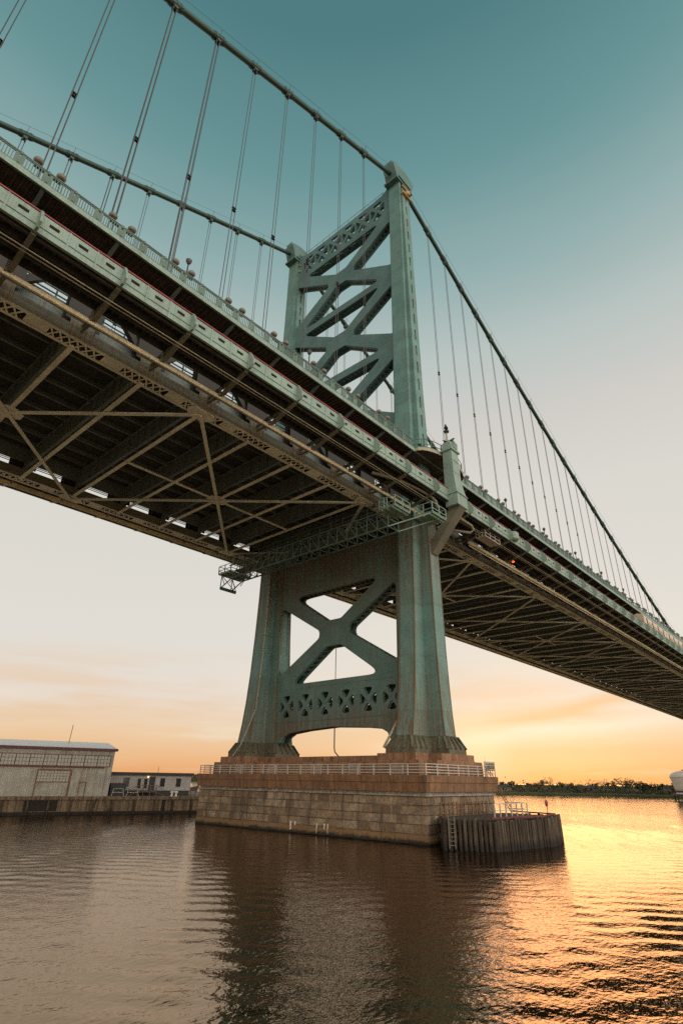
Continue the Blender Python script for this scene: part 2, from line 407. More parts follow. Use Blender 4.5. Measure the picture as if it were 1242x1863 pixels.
# ------------------------------------------------------------------ water, far land
def water():
    th = np.concatenate([np.radians(np.arange(-14, 98, 0.125)), np.radians(np.arange(98, 346, 2.5))])
    nt_ = len(th); rr = np.concatenate([1.0*np.exp(np.linspace(0, math.log(9.0), 24))[:-1], 9.0*np.exp(np.linspace(0, math.log(3200/9.0), 980))]); nr = len(rr)
    X = CAM.x+rr[:, None]*np.cos(th)[None]; Y = CAM.y+rr[:, None]*np.sin(th)[None]
    g = np.random.RandomState(4); Z = np.zeros_like(X)
    step = np.maximum(np.gradient(rr), rr*math.radians(0.125))[:, None]
    for i in range(56):
        lam = 0.34*(1.8/0.34)**(g.rand()**1.1); k = 2*math.pi/lam
        a = math.radians(215)+g.randn()*0.85                     # wind waves running across the view
        amp = 0.0031*lam**0.80*(0.5+g.rand())
        ph = g.rand()*6.28
        att = np.clip((lam/step-2.0)/1.5, 0, 1)
        n = int(np.argmax(att[:, 0] <= 0)) if (att[:, 0] <= 0).any() else nr
        n = max(n, 24)
        arg = k*(X[:n]*math.cos(a)+Y[:n]*math.sin(a))+ph
        sn = np.sin(arg)
        Z[:n] += att[:n]*amp*(sn+0.30*(sn*sn-0.5))
    gust = 0.74+0.30*np.sin(X*0.11+Y*0.05+1)*np.sin(Y*0.13-X*0.04)+0.20*np.sin(X*0.31-Y*0.27+0.8*np.sin(X*0.07))
    Z *= gust
    V = np.stack([X, Y, Z], -1).reshape(-1, 3)
    V = np.vstack([V, [[CAM.x, CAM.y, 0]]])
    i = np.arange(nr-1)[:, None]*nt_; j = np.arange(nt_)[None]; j2 = (j+1) % nt_
    Q = np.stack([i+j, i+nt_+j, i+nt_+j2, i+j2], -1).reshape(-1, 4)
    C = len(V)-1; T = np.stack([np.full(nt_, C), np.arange(nt_), (np.arange(nt_)+1) % nt_], -1)
    me = bpy.data.meshes.new('water')
    me.vertices.add(len(V)); me.vertices.foreach_set('co', V.ravel())
    loops = np.concatenate([Q.ravel(), T.ravel()]); me.loops.add(len(loops)); me.loops.foreach_set('vertex_index', loops)
    tot = np.concatenate([np.full(len(Q), 4), np.full(len(T), 3)]); st = np.concatenate([[0], np.cumsum(tot)[:-1]])
    me.polygons.add(len(tot)); me.polygons.foreach_set('loop_start', st); me.polygons.foreach_set('loop_total', tot)
    me.polygons.foreach_set('use_smooth', np.ones(len(tot), bool)); me.update(calc_edges=True); me.validate()
    me.materials.append(M_WATER)
    o = bpy.data.objects.new('water', me); COL.objects.link(o); tag(o, kind='structure')
water()

# ------------------------------------------------------------------ pier
PX, PY = 7.0, 18.2
pier = thing('bridge_pier', 'granite river pier with stained concrete cap carrying the green tower', 'bridge pier')
def rect_ring(hx, hy, z): return [(-hx, -hy, z), (hx, -hy, z), (hx, hy, z), (-hx, hy, z)]
MB().loft([rect_ring(PX+0.05, PY+0.05, -3), rect_ring(PX-0.25, PY-0.25, 4.02)]).build('masonry_base', M_STONE, pier)
bl = MB(); gb = random.Random(21)
def batter(h, z): return h+0.05-0.30*(z+3)/7.02
for c in range(-1, 5):
    z0, z1 = c*0.804+0.02, c*0.804+0.785
    for side, L_ in ((0, PY), (1, PX)):
        u = -L_+gb.uniform(0, 0.4); lo = -batter(L_, z1)
        edges = [lo]
        while edges[-1] < L_-1.9: edges.append(edges[-1]+gb.uniform(1.1, 2.2))
        edges.append(batter(L_, z1))
        for a, b in zip(edges[:-1], edges[1:]):
            p = gb.uniform(0.02, 0.10); e = 0.02; ch = 0.05
            if side == 0:
                f0, f1 = -batter(PX, z0), -batter(PX, z1)
                bl.add([(f0+0.1, a+e, z0), (f0+0.1, b-e, z0), (f1+0.1, b-e, z1), (f1+0.1, a+e, z1), (f0-p, a+e+ch, z0+ch), (f0-p, b-e-ch, z0+ch), (f1-p, b-e-ch, z1-ch), (f1-p, a+e+ch, z1-ch)],
                       [(4, 5, 6, 7), (0, 1, 5, 4), (1, 2, 6, 5), (2, 3, 7, 6), (3, 0, 4, 7)])
            else:
                f0, f1 = -batter(PY, z0), -batter(PY, z1)
                bl.add([(a+e, f0+0.1, z0), (b-e, f0+0.1, z0), (b-e, f1+0.1, z1), (a+e, f1+0.1, z1), (a+e+ch, f0-p, z0+ch), (b-e-ch, f0-p, z0+ch), (b-e-ch, f1-p, z1-ch), (a+e+ch, f1-p, z1-ch)],
                       [(4, 5, 6, 7), (0, 1, 5, 4), (1, 2, 6, 5), (2, 3, 7, 6), (3, 0, 4, 7)])
bl.build('stone_facing', M_BLOCK, pier)
MB().loft([rect_ring(PX-0.05, PY-0.05, 4.02), rect_ring(PX-0.02, PY-0.02, 4.18), rect_ring(PX-0.2, PY-0.2, 4.22), rect_ring(PX-0.2, PY-0.2, 4.40)]).build('cornice', M_CORN, pier)
MB().loft([rect_ring(PX+0.12, PY+0.12, 4.40), rect_ring(PX+0.18, PY+0.18, 5.20), rect_ring(PX+0.25, PY+0.25, 5.24), rect_ring(PX+0.28, PY+0.28, 5.82), rect_ring(PX+0.2, PY+0.2, 5.88)]).build('cap', M_CAP, pier)
M_STAIN = plain('lime_stain', (0.55, 0.50, 0.43), 0.9, 0.3, 6)
for y, h, w in ((0.15, 0.75, 0.22), (-0.55, 0.3, 0.12), (-3.9, 0.85, 0.10), (-5.0, 0.45, 0.14), (-5.5, 0.8, 0.07)):
    f0 = -batter(PX, 0.35)-0.115
    mb = MB(); mb.add([(f0, y-w*0.35, 1.05-h), (f0, y+w*0.2, 1.02-h), (f0, y+w*0.5, 1.1), (f0, y-w*0.5, 1.12), (f0+0.1, y-w*0.35, 1.05-h), (f0+0.1, y+w*0.2, 1.02-h), (f0+0.1, y+w*0.5, 1.1), (f0+0.1, y-w*0.5, 1.12)],
                      [(0, 1, 2, 3), (4, 5, 6, 7), (0, 1, 5, 4), (1, 2, 6, 5), (2, 3, 7, 6), (3, 0, 4, 7)]); mb.build('lime_streak', M_STAIN, pier)
LY = 13.55
TX = 0.35
def plus_ring(A, w, w2, B, z, cx=TX, cy=-LY):
    p = [(-A, -w), (-w2, -w), (-w2, -B), (w2, -B), (w2, -w), (A, -w), (A, w), (w2, w), (w2, B), (-w2, B), (-w2, w), (-A, w)]
    return [(cx+x, cy+y, z) for x, y in p]
for s in (-1, 1):
    MB().loft([plus_ring(6.3, 3.2, 4.7, 4.35, 5.88, cy=s*LY), plus_ring(6.25, 3.15, 4.65, 4.3, 7.30, cy=s*LY)]).build('plinth_step', M_PLINTH, pier)
    MB().loft([plus_ring(5.75, 2.5, 3.3, 4.1, 7.30, cy=s*LY), plus_ring(5.75, 2.5, 3.3, 4.1, 7.98, cy=s*LY)]).build('plinth_block', M_PLINTH, pier)
mb = MB(); mb.box(-3.4, 3.4, -9.24, 9.24, 5.88, 7.28); mb.build('plinth_wall', M_PLINTH, pier)
mb = MB(); mb.box(-2.7, 2.7, -9.44, 9.44, 7.28, 7.90); mb.build('plinth_coping', M_PLINTH, pier)

def rail_run(mb_post, mb_bar, p, q, h, nposts, bars, r=0.035, pr=0.045):
    p = Vector(p); q = Vector(q)
    for i in range(nposts+1):
        a = p.lerp(q, i/nposts); mb_post.bar(a, a+Vector((0, 0, h)), pr*2, pr*2, (q-p))
    for z in bars: mb_bar.bar(p+Vector((0, 0, z)), q+Vector((0, 0, z)), r*2, r*2)
def guard(name, label, pts, h, spacing, mat, bars, group=None):
    t_ = thing(name, label, 'railing', pts[0], group)
    for p, q in zip(pts[:-1], pts[1:]):
        n = max(1, round((Vector(q)-Vector(p)).length/spacing))
        a, b = MB(), MB(); rail_run(a, b, p, q, h, n, bars)
        for k in range(n+1):
            if k == n and q != pts[-1]: continue
            x = Vector(p).lerp(Vector(q), k/n); MB().bar(x, x+Vector((0, 0, h)), 0.1, 0.1, (1, 0, 0)).build('post', mat, t_)
        b.build('rail', mat, t_)
    return t_
g_ = guard('pier_railing', 'pale galvanised guard railing round the top of the granite pier', [(4.6, 18.2, 5.88), (-6.95, 18.2, 5.88), (-6.95, -18.2, 5.88), (5.2, -18.2, 5.88)], 1.02, 2.1, M_GALV, (0.22, 0.48, 0.74, 1.0))
# doubled gate panels in the railing
mb = MB()
for y in (16.0, 9.4, 3.1, -4.2, -9.8, -15.4):
    for dy in (0, 1.5):
        mb.bar((-6.85, y+dy, 5.9), (-6.85, y+dy, 6.95), 0.07, 0.07, (1, 0, 0))
    for z in (0.12, 0.36, 0.62, 0.88, 1.04): mb.bar((-6.86, y, 5.88+z), (-6.86, y+1.5, 5.88+z), 0.05, 0.05)
mb.build('gate_panel', M_GALV, g_)
# ladder at the river end of the pier with caged head
lad = thing('pier_ladder', 'rusty steel ladder sloping from pier cap down to the timber fender', 'ladder', (4.6, -19.4, 2.5))
M_RUST = plain('rust_steel', (0.16, 0.075, 0.035), 0.8, 0.4, 4)
for dx in (0, 0.55): MB().bar((3.9+dx, -18.75, 6.9), (4.7+dx, -20.9, 2.5), 0.09, 0.07).build('stile', M_RUST, lad)
mb = MB()
for k in range(1, 15):
    q = k/15; y = -18.75-2.15*q; x = 3.9+0.8*q; z = 6.9-4.4*q; mb.bar((x, y, z), (x+0.55, y, z), 0.04, 0.04)
mb.build('rungs', M_RUST, lad)
mb = MB()
for x in (4.3, 6.6):
    for y in (-18.5, -17.3): mb.bar((x, y, 5.88), (x, y, 7.4), 0.09, 0.09, (1, 0, 0))
for z in (6.2, 6.6, 7.0, 7.38):
    mb.bar((4.3, -18.5, z), (6.6, -18.5, z), 0.06, 0.06); mb.bar((6.6, -18.5, z), (6.6, -17.3, z), 0.06, 0.06)
for k in range(5): mb.bar((6.6, -18.5+0.3*k, 5.9), (6.6, -18.5+0.3*k, 7.4), 0.05, 0.05, (1, 0, 0))
mb.box(6.62, 6.68, -18.4, -17.4, 6.5, 7.3)
mb.build('cage', M_GALV, lad)

# timber fender round the river end
fen = thing('timber_fender', 'weathered dark timber pile fender around the near end of the granite pier', 'fender', (0, -23, 0))
FP = [(-4.7, -18.15), (-8.7, -21.0), (-6.6, -24.8), (1.7, -26.2), (6.5, -25.2), (8.2, -19.5)]
def along(pts, d):
    out = []
    for p, q in zip(pts[:-1], pts[1:]):
        p = Vector(p); q = Vector(q); n = max(1, round((q-p).length/d))
        for k in range(n): out.append((p.lerp(q, k/n), (q-p).normalized()))
    return out
for i, (p, d) in enumerate(along(FP, 0.42)):
    top = 2.40+rng.uniform(-0.16, 0.10); w = rng.uniform(0.26, 0.42)
    if 1 <= i <= 8 and i % 3 == 1: continue
    off = rng.uniform(-0.05, 0.05); nrm = Vector((d.y, -d.x))
    q = p+nrm*off; l = rng.uniform(-0.05, 0.05)
    mb = MB(); mb.tube([(q.x, q.y, -2.5), (q.x+l, q.y, 0.8), (q.x+l*2, q.y+l, top-0.08), (q.x+l*2, q.y+l, top)], [w*0.5, w*0.5, w*0.48, w*0.40], 7)
    mb.build('pile', M_TIMBER, fen)
IN = [(p[0]*0.94, p[1]*0.975+0.0) for p in FP]
for z in (0.9, 2.05):
    for p, q in zip(IN[:-1], IN[1:]): MB().bar((p[0], p[1], z), (q[0], q[1], z), 0.3, 0.3).build('wale', M_TIMBER, fen)
mb = MB(); mb.plate(IN[1:]+[(7.05, -18.55), (-5.2, -18.55)], [], lambda a, b, c: (a, b, c), 2.22, 2.32); mb.build('deck', M_TIMBER, fen)
mb = MB()
for p, q in zip(FP[2:-1], FP[3:]): mb.bar((p[0]*0.985, p[1]*0.985, 2.50), (q[0]*0.985, q[1]*0.985, 2.50), 0.22, 0.12)
mb.build('coping', M_ROOFR0, fen)
M_LADD = plain('weathered_ladder', (0.13, 0.11, 0.09), 0.8, 0.3, 5)
lf = thing('fender_ladder', 'weathered vertical ladder fixed to the left corner of the timber fender', 'ladder', (-9.0, -22.0, 0))
a_ = Vector((-8.85, -21.5, 0)); dn = Vector((0.53, -0.85, 0)).normalized()
for k in (0, 1):
    p = a_+dn*0.5*k; MB().bar(p+Vector((0, 0, 0.15)), p+Vector((0, 0, 2.6)), 0.07, 0.07, (1, 0, 0)).build('stile', M_LADD, lf)
mb = MB()
for k in range(7):
    p = a_+Vector((0, 0, 0.4+0.32*k)); mb.bar(p, p+dn*0.5, 0.045, 0.045)
mb.build('rungs', M_LADD, lf)
guard('fender_railing', 'thin steel railing standing on top of the timber fender', [(-1.5, -22.2, 2.32), (4.9, -22.6, 2.32), (5.4, -20.0, 2.32)], 1.15, 1.1, M_GALV, (0.55, 1.12))
guard('landing_railing', 'rusty pipe railing along the granite wall above the timber fender', [(-5.6, -18.75, 2.32), (3.4, -18.75, 2.32)], 1.2, 0.75, M_RUST, (0.6, 1.18))
bc = thing('navigation_marker', 'small red marker on a thin post at the tip of the timber fender', 'marker', (3.6, -25.3, 2.4))
MB().tube([(3.6, -25.3, 2.3), (3.6, -25.3, 3.3)], 0.04, 6).build('post', M_DARK, bc)
MB().lathe([(0.02, 0), (0.13, 0.03), (0.15, 0.3), (0.12, 0.45), (0.03, 0.55)], (3.6, -25.3, 3.25), 10).build('lamp_head', M_RED, bc)

# ------------------------------------------------------------------ tower
tower = thing('bridge_tower', 'tall green riveted steel suspension tower with crossed bracing between two legs', 'bridge tower', (TX, 0, 8))
LEG = [(9.7, 4.15, 1.15, 1.08, 3.28), (12, 3.72, 1.13, 1.08, 3.08), (15, 3.32, 1.12, 1.08, 2.94), (19, 2.98, 1.10, 1.07, 2.82), (25, 2.66, 1.10, 1.05, 2.74), (31, 2.45, 1.10, 1.0, 2.68),
       (36, 2.35, 1.15, 1.0, 2.55), (43, 2.2, 1.25, 1.05, 2.32), (51, 1.95, 1.30, 1.08, 2.12), (58, 1.80, 1.26, 1.02, 1.98), (75, 1.66, 1.22, 1.02, 1.80), (97, 1.52, 1.2, 1.05, 1.58), (106.8, 1.48, 1.2, 1.05, 1.50)]
def leg_at(z):
    for a, b in zip(LEG[:-1], LEG[1:]):
        if a[0] <= z <= b[0]:
            q = (z-a[0])/(b[0]-a[0]); return [a[i]*(1-q)+b[i]*q for i in range(1, 5)]
    return list(LEG[-1][1:])
SLOT0 = 48.0
for s in (-1, 1):
    mb = MB(); rings = []
    for z, A, w, w2, B in LEG:
        rings.append(plus_ring(A, w, w2, B if z <= SLOT0 else B-0.75, z, cy=s*LY))
    mb.loft(rings)
    # slotted cover plates on the outer and inner faces of the upper shaft
    z = SLOT0; H = 3.35
    while z < 104.5:
        z1 = min(z+H, 105.2)
        for side in (-1, 1):
            for xa, xb in ((-1, -0.16), (0.16, 1)):
                r0, r1 = leg_at(z), leg_at(z1)
                def pt(r, fx, fy, zz):
                    return (TX+r[2]*fx, s*LY+side*(r[3]-0.75+fy), zz)
                ring0 = [pt(r0, xa, -0.02, z), pt(r0, xb, -0.02, z), pt(r0, xb, 0.75, z), pt(r0, xa, 0.75, z)]
                ring1 = [pt(r1, xa, -0.02, z1), pt(r1, xb, -0.02, z1), pt(r1, xb, 0.75, z1), pt(r1, xa, 0.75, z1)]
                mb.loft([ring0, ring1], cap=(z < SLOT0+0.1 or z1 > 104))
            zc = z+2.1; ra, rb = leg_at(zc), leg_at(min(z1, z+H))
            mb.loft([[(TX-0.16*ra[2], s*LY+side*(ra[3]-0.7), zc), (TX+0.16*ra[2], s*LY+side*(ra[3]-0.7), zc), (TX+0.16*ra[2], s*LY+side*(ra[3]-0.003), zc), (TX-0.16*ra[2], s*LY+side*(ra[3]-0.003), zc)],
                     [(TX-0.16*rb[2], s*LY+side*(rb[3]-0.7), z1), (TX+0.16*rb[2], s*LY+side*(rb[3]-0.7), z1), (TX+0.16*rb[2], s*LY+side*(rb[3]-0.003), z1), (TX-0.16*rb[2], s*LY+side*(rb[3]-0.003), z1)]])
        z = z1
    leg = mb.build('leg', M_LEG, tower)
    corners = lambda r: [(-r[0], -r[1]), (-r[0], r[1]), (r[0], -r[1]), (r[0], r[1]), (-r[2], -r[3]), (r[2], -r[3]), (-r[2], r[3]), (r[2], r[3])]
    for ci in range(8):
        rings = []
        for z, A, w, w2, B in LEG[:8]:
            x, y = corners((A, w, w2, B))[ci]; sx, sy = (1 if x > 0 else -1), (1 if y > 0 else -1)
            xs_ = sorted((TX+x+sx*0.018, TX+x-sx*0.15)); ys_ = sorted((s*LY+y+sy*0.018, s*LY+y-sy*0.15))
            rings.append([(xs_[0], ys_[0], z+0.12), (xs_[1], ys_[0], z+0.12), (xs_[1], ys_[1], z+0.12), (xs_[0], ys_[1], z+0.12)])
        MB().loft(rings).build('corner_angle', M_EDGE, leg)
    # flared riveted shoe
    mb = MB()
    mb.loft([plus_ring(5.05, 1.9, 1.75, 4.1, 7.98, cy=s*LY), plus_ring(5.0, 1.87, 1.72, 4.06, 8.62, cy=s*LY), plus_ring(4.30, 1.22, 1.15, 3.38, 9.62, cy=s*LY), plus_ring(4.34, 1.25, 1.18, 3.42, 9.82, cy=s*LY)])
    def rib(p0, p1, nrm):                                        # web stiffener from the shoe's foot to its head
        mb.bar((p0[0]+nrm[0]*0.10, p0[1]+nrm[1]*0.10, 8.45), (p1[0]+nrm[0]*0.10, p1[1]+nrm[1]*0.10, 9.72), 0.12, 0.34, (nrm[0], nrm[1], 0))
    for k in (-1, -0.33, 0.33, 1):
        rib((TX-5.0, s*LY+k*1.72), (TX-4.3, s*LY+k*1.1), (-1, 0)); rib((TX+5.0, s*LY+k*1.72), (TX+4.3, s*LY+k*1.1), (1, 0))
        for e in (-1, 1): rib((TX+k*1.6, s*LY+e*4.06), (TX+k*1.05, s*LY+e*3.38), (0, e))
    for x0, x1 in ((4.85, 4.15), (3.9, 3.4), (2.9, 2.6)):
        for e in (-1, 1):
            for f in (-1, 1): rib((TX+e*x0, s*LY+f*1.87), (TX+e*x1, s*LY+f*1.22), (0, f))
    for y0, y1 in ((3.9, 3.25), (2.9, 2.6)):
        for e in (-1, 1):
            for f in (-1, 1): rib((TX+e*1.72, s*LY+f*y0), (TX+e*1.15, s*LY+f*y1), (e, 0))
    mb.build('shoe', M_SHOE, leg)
    # saddle housing on the leg's top
    mb = MB(); prof = [(-2.1, 107.3), (-2.6, 108.9), (-3.15, 110.5), (-2.6, 111.0), (-1.4, 111.4), (0.2, 111.6), (1.8, 111.4), (3.0, 111.0), (3.55, 110.5), (3.0, 108.9), (2.5, 107.3)]
    mb.plate([(x+TX, z) for x, z in prof], [], lambda a, b, c: (a, c, b), s*LY-1.25, s*LY+1.25)
    for x in (-2.9, 3.2): mb.box(TX+x-0.12, TX+x+0.12, s*LY-0.8, s*LY+0.8, 110.6, 111.5)
    mb.box(TX-2.5, TX+2.5, s*LY-1.5, s*LY+1.5, 106.55, 106.95)
    mb.box(TX-1.9, TX+1.9, s*LY-1.62, s*LY-1.36, 107.3, 107.55); mb.box(TX-1.9, TX+1.9, s*LY+1.36, s*LY+1.62, 107.3, 107.55)
    mb.build('saddle_housing', M_TOWER, tower)
    mb = MB()
    mb.box(TX-1.2, TX+1.2, s*LY-1.95, s*LY-1.52, 103.0, 103.4); mb.box(TX-1.2, TX+1.2, s*LY-1.85, s*LY-1.53, 104.9, 105.3)
    mb.lathe([(0.05, 0), (0.55, 0.05), (0.62, 0.5), (0.5, 1.1), (0.1, 1.4)], (TX+0.2, s*LY-1.75, 103.4), 10)
    mb.build('ornament', M_GOLD, tower)

FX0, FX1 = TX-0.95, TX+0.75
def yz(a, b, c): return (c, a, b)
def panel(name, outer, holes, mat, lace=None, step=0.85):
    mb = MB()
    for x in (FX0, FX1-0.09): mb.plate(outer, holes, yz, x, x+0.09)
    for lp in holes+[outer]:
        m = len(lp)
        for k in range(m):
            p = Vector(lp[k]); q = Vector(lp[(k+1) % m]); L = (q-p).length
            if L < 0.08: continue
            # edge angles of both plates, set into the opening
            for x in (FX0+0.24, FX1-0.24): mb.bar((x, p.x, p.y), (x, q.x, q.y), 0.28 if abs(q.x-p.x) > abs(q.y-p.y) else 0.06, 0.06 if abs(q.x-p.x) > abs(q.y-p.y) else 0.28)
            if L > 2.2 and not (abs(p.x-q.x) < 0.1 and abs(p.x) > 10):
                n = max(1, int(L/step))
                for j in range(n):
                    a = p.lerp(q, j/n); b = p.lerp(q, (j+1)/n)
                    up = Vector((0, -(q-p).y, (q-p).x))
                    mb.bar((FX0+0.1, a.x, a.y), (FX1-0.1, b.x, b.y), 0.11, 0.025, up); mb.bar((FX0+0.1, b.x, b.y), (FX1-0.1, a.x, a.y), 0.11, 0.03, up)
    return mb.build(name, mat, tower)
def xholes(zt, zb, ty, by, Y, sy=3.2, ce=1.6):
    zn = (zt+zb)/2
    top = rounded([(-ty, zt), (ty, zt), (1.3, zn+1.75), (-1.3, zn+1.75)], [0.5, 0.5, 0.9, 0.9])
    bot = rounded([(-by, zb), (-1.3, zn-1.75), (1.3, zn-1.75), (by, zb)], [0.5, 0.9, 0.9, 0.5])
    out = [top, bot]
    for s in (-1, 1):
        out.append(rounded([(s*Y, zt-ce), (s*sy, zn+0.5), (s*sy, zn-0.5), (s*Y, zb+ce)], [0.7, 0.8, 0.8, 0.7]))
    return out
def xgroup(c, z, hw, hh, ar, rd=0.16):
    o = []
    o.append(rounded([(c-hw+ar*1.3, z+hh), (c+hw-ar*1.3, z+hh), (c, z+ar*0.95)], rd, 3))
    o.append(rounded([(c-hw+ar*1.3, z-hh), (c, z-ar*0.95), (c+hw-ar*1.3, z-hh)], rd, 3))
    for s in (-1, 1): o.append(rounded([(c+s*hw, z+hh-ar*1.5), (c+s*ar*0.95, z), (c+s*hw, z-hh+ar*1.5)], rd, 3))
    return o
YI = 12.40
# top strut with its six crossed cut-outs and upswept ends
top = [(-YI, 100.3)]+[(YI, 100.3)]
curve = [(YI, 109.0), (11.9, 108.3), (11.2, 107.6), (10.2, 107.15), (8.5, 106.95), (4, 106.85), (-4, 106.85), (-8.5, 106.95), (-10.2, 107.15), (-11.2, 107.6), (-11.9, 108.3), (-YI, 109.0)]
hs = []
for k in range(6): hs += xgroup(-9.15+3.66*k, 103.65, 1.66, 2.15, 0.40)
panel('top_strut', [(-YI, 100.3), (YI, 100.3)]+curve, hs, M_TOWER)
guard_mb = MB()
for k in range(13):
    y = -10.5+1.75*k; guard_mb.bar((FX0+0.1, y, 106.9), (FX0+0.1, y, 107.9), 0.05, 0.05, (1, 0, 0))
guard_mb.bar((FX0+0.1, -10.6, 107.9), (FX0+0.1, 10.6, 107.9), 0.06, 0.06); guard_mb.build('top_hand_rail', M_RAIL, tower)
for zt, zb, zlo in ((100.3, 85.1, 83.9), (83.9, 69.1, 67.8), (67.8, 53.3, 51.4)):
    hl = xholes(zt-0.02, zb, 9.6, 9.5, YI-0.15)
    hl[0] = rounded([(-9.6, zt-0.25), (9.6, zt-0.25), (1.3, (zt+zb)/2+1.75), (-1.3, (zt+zb)/2+1.75)], [0.5, 0.5, 0.9, 0.9])
    panel('cross_brace', [(-YI, zb-0.02), (YI, zb-0.02), (YI, zt-0.004), (-YI, zt-0.004)], hl, M_TOWER)
    panel('horizontal_strut', [(-YI, zlo), (YI, zlo), (YI, zb-0.024), (-YI, zb-0.024)], [], M_TOWER)
# below the deck
YL = 10.95
panel('portal_strut', [(-YL, 30.35), (YL, 30.35), (YL, 35.6), (-YL, 35.6)], [], M_LOWBR)
hl = xholes(30.30, 17.25, 8.3, 8.1, YL-0.15, 2.7, 1.25)
hl[0] = rounded([(-8.3, 30.1), (8.3, 30.1), (1.3, 25.5), (-1.3, 25.5)], [0.6, 0.6, 0.9, 0.9])
hl[1] = rounded([(-8.1, 17.35), (-1.3, 21.9), (1.3, 21.9), (8.1, 17.35)], [0.6, 0.9, 0.9, 0.6])
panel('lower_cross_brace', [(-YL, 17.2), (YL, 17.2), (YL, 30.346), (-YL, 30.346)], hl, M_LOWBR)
hs = []
for k in range(6): hs += xgroup(-9.15+3.66*k-0.5, 14.45, 1.34, 1.45, 0.33, 0.32)
bot = [(-YL, 17.196), (-YL, 9.8), (-9.3, 9.8), (-8.9, 10.5), (-8.0, 10.95), (-5, 11.25), (0, 11.5), (5, 11.25), (8.0, 10.95), (8.9, 10.5), (9.3, 9.8), (YL, 9.8), (YL, 17.196)]
bs = panel('bottom_strut', bot, hs, M_LOWBR)
for k in range(6):
    c = -9.15+3.66*k-0.5
    for q in (-0.55, 0.55): MB().box(FX0-0.05, FX0-0.002, c+q-0.06, c+q+0.06, 11.75, 12.85).build('stiffener', M_EDGE, bs)
mb = MB()
for z in (12.45, 16.75): mb.box(FX0-0.04, FX0-0.003, -10.3, 10.3, z-0.06, z+0.06)
mb.build('seam_strip', M_LOWBR, bs)
# rain pipes and hanging line
MB().tube([(FX0-0.1, -0.6, 21.9), (FX0-0.1, -0.6, 17.3)], 0.05, 6).build('drain_pipe', M_DARK, tower)
MB().tube([(FX0-0.1, -0.6, 11.5), (FX0-0.1, -0.6, 9.0), (FX0-0.1, -0.7, 8.5), (FX0-0.1, -1.2, 8.05), (FX0-0.1, -1.5, 7.9)], 0.08, 6).build('drain_pipe', M_DARK, tower)
MB().tube([(TX-2.55, LY-1.25, 33), (TX-2.6, LY-1.22, 27.6), (TX-3.0, LY-1.2, 19), (TX-3.4, LY-1.3, 14.2), (TX-4.6, LY-0.2, 9.6), (TX-5.2, LY+0.6, 8.1)], 0.11, 6).build('drain_pipe', M_PIPE, tower)
MB().tube([(TX-3.5, -LY+1.3, 11.4), (TX-4.7, -LY+2.4, 8.6)], 0.14, 7).build('drain_pipe', M_PIPE, tower)
# cable bent strut at the deck and its fascia pylon
PYL = thing('fascia_pylon', 'pale green steel pylon at the deck edge in front of the tower leg', 'pylon', (0.5, -20.2, 36.6))
for s in (-1,):
    def pr(x0, x1, y0, y1, z): return [(x0, y0, z), (x1, y0, z), (x1, y1, z), (x0, y1, z)]
    MB().loft([pr(-0.95, 1.55, -20.95, -19.2, 36.75), pr(-0.95, 1.55, -20.95, -19.2, 38.35), pr(-0.86, 1.25, -20.8, -19.2, 39.4), pr(-0.78, 1.0, -20.62, -19.2, 41.0), pr(-0.75, 0.95, -20.55, -19.2, 44.6), pr(-0.75, 0.95, -20.55, -19.2, 45.0)]).build('shaft', M_FASCIA, PYL)
    MB().loft([pr(-0.95, 1.15, -20.75, -19.0, 45.0), pr(-0.95, 1.15, -20.75, -19.0, 45.3), pr(-0.75, 0.95, -20.55, -19.15, 45.45), pr(-0.7, 0.85, -20.4, -19.2, 46.3), pr(-0.35, 0.6, -20.1, -19.5, 46.85)]).build('capital', M_FASCIA, PYL)
    MB().loft([pr(-1.05, 1.65, -21.05, -19.1, 38.36), pr(-1.05, 1.65, -21.05, -19.1, 38.5)]).build('moulding', M_FASCIA, PYL)
    mb = MB()
    for z in (41.6, 43.4): mb.box(-0.55, 0.75, -20.64, -20.5, z, z+0.12)
    mb.loft([pr(-0.5, 0.7, -20.68, -20.5, 45.5), pr(-0.2, 0.4, -20.9, -20.4, 46.1), pr(0.0, 0.2, -20.6, -20.4, 46.7)])
    mb.build('carving', M_FASCIA, PYL)
mb = MB()
mb.loft([[(TX-0.65, -15.7, 31.0), (TX+0.65, -15.7, 31.0), (TX+0.65, -15.7, 32.4), (TX-0.65, -15.7, 32.4)], [(TX-0.65, -16.45, 31.4), (TX+0.65, -16.45, 31.4), (TX+0.65, -16.0, 32.6), (TX-0.65, -16.0, 32.6)],
         [(TX-0.75, -20.9, 36.75), (TX+0.8, -20.9, 36.75), (TX+0.8, -19.8, 37.3), (TX-0.75, -19.8, 37.3)]])
mb.build('outrigger_bracket', M_CHORD, tower)

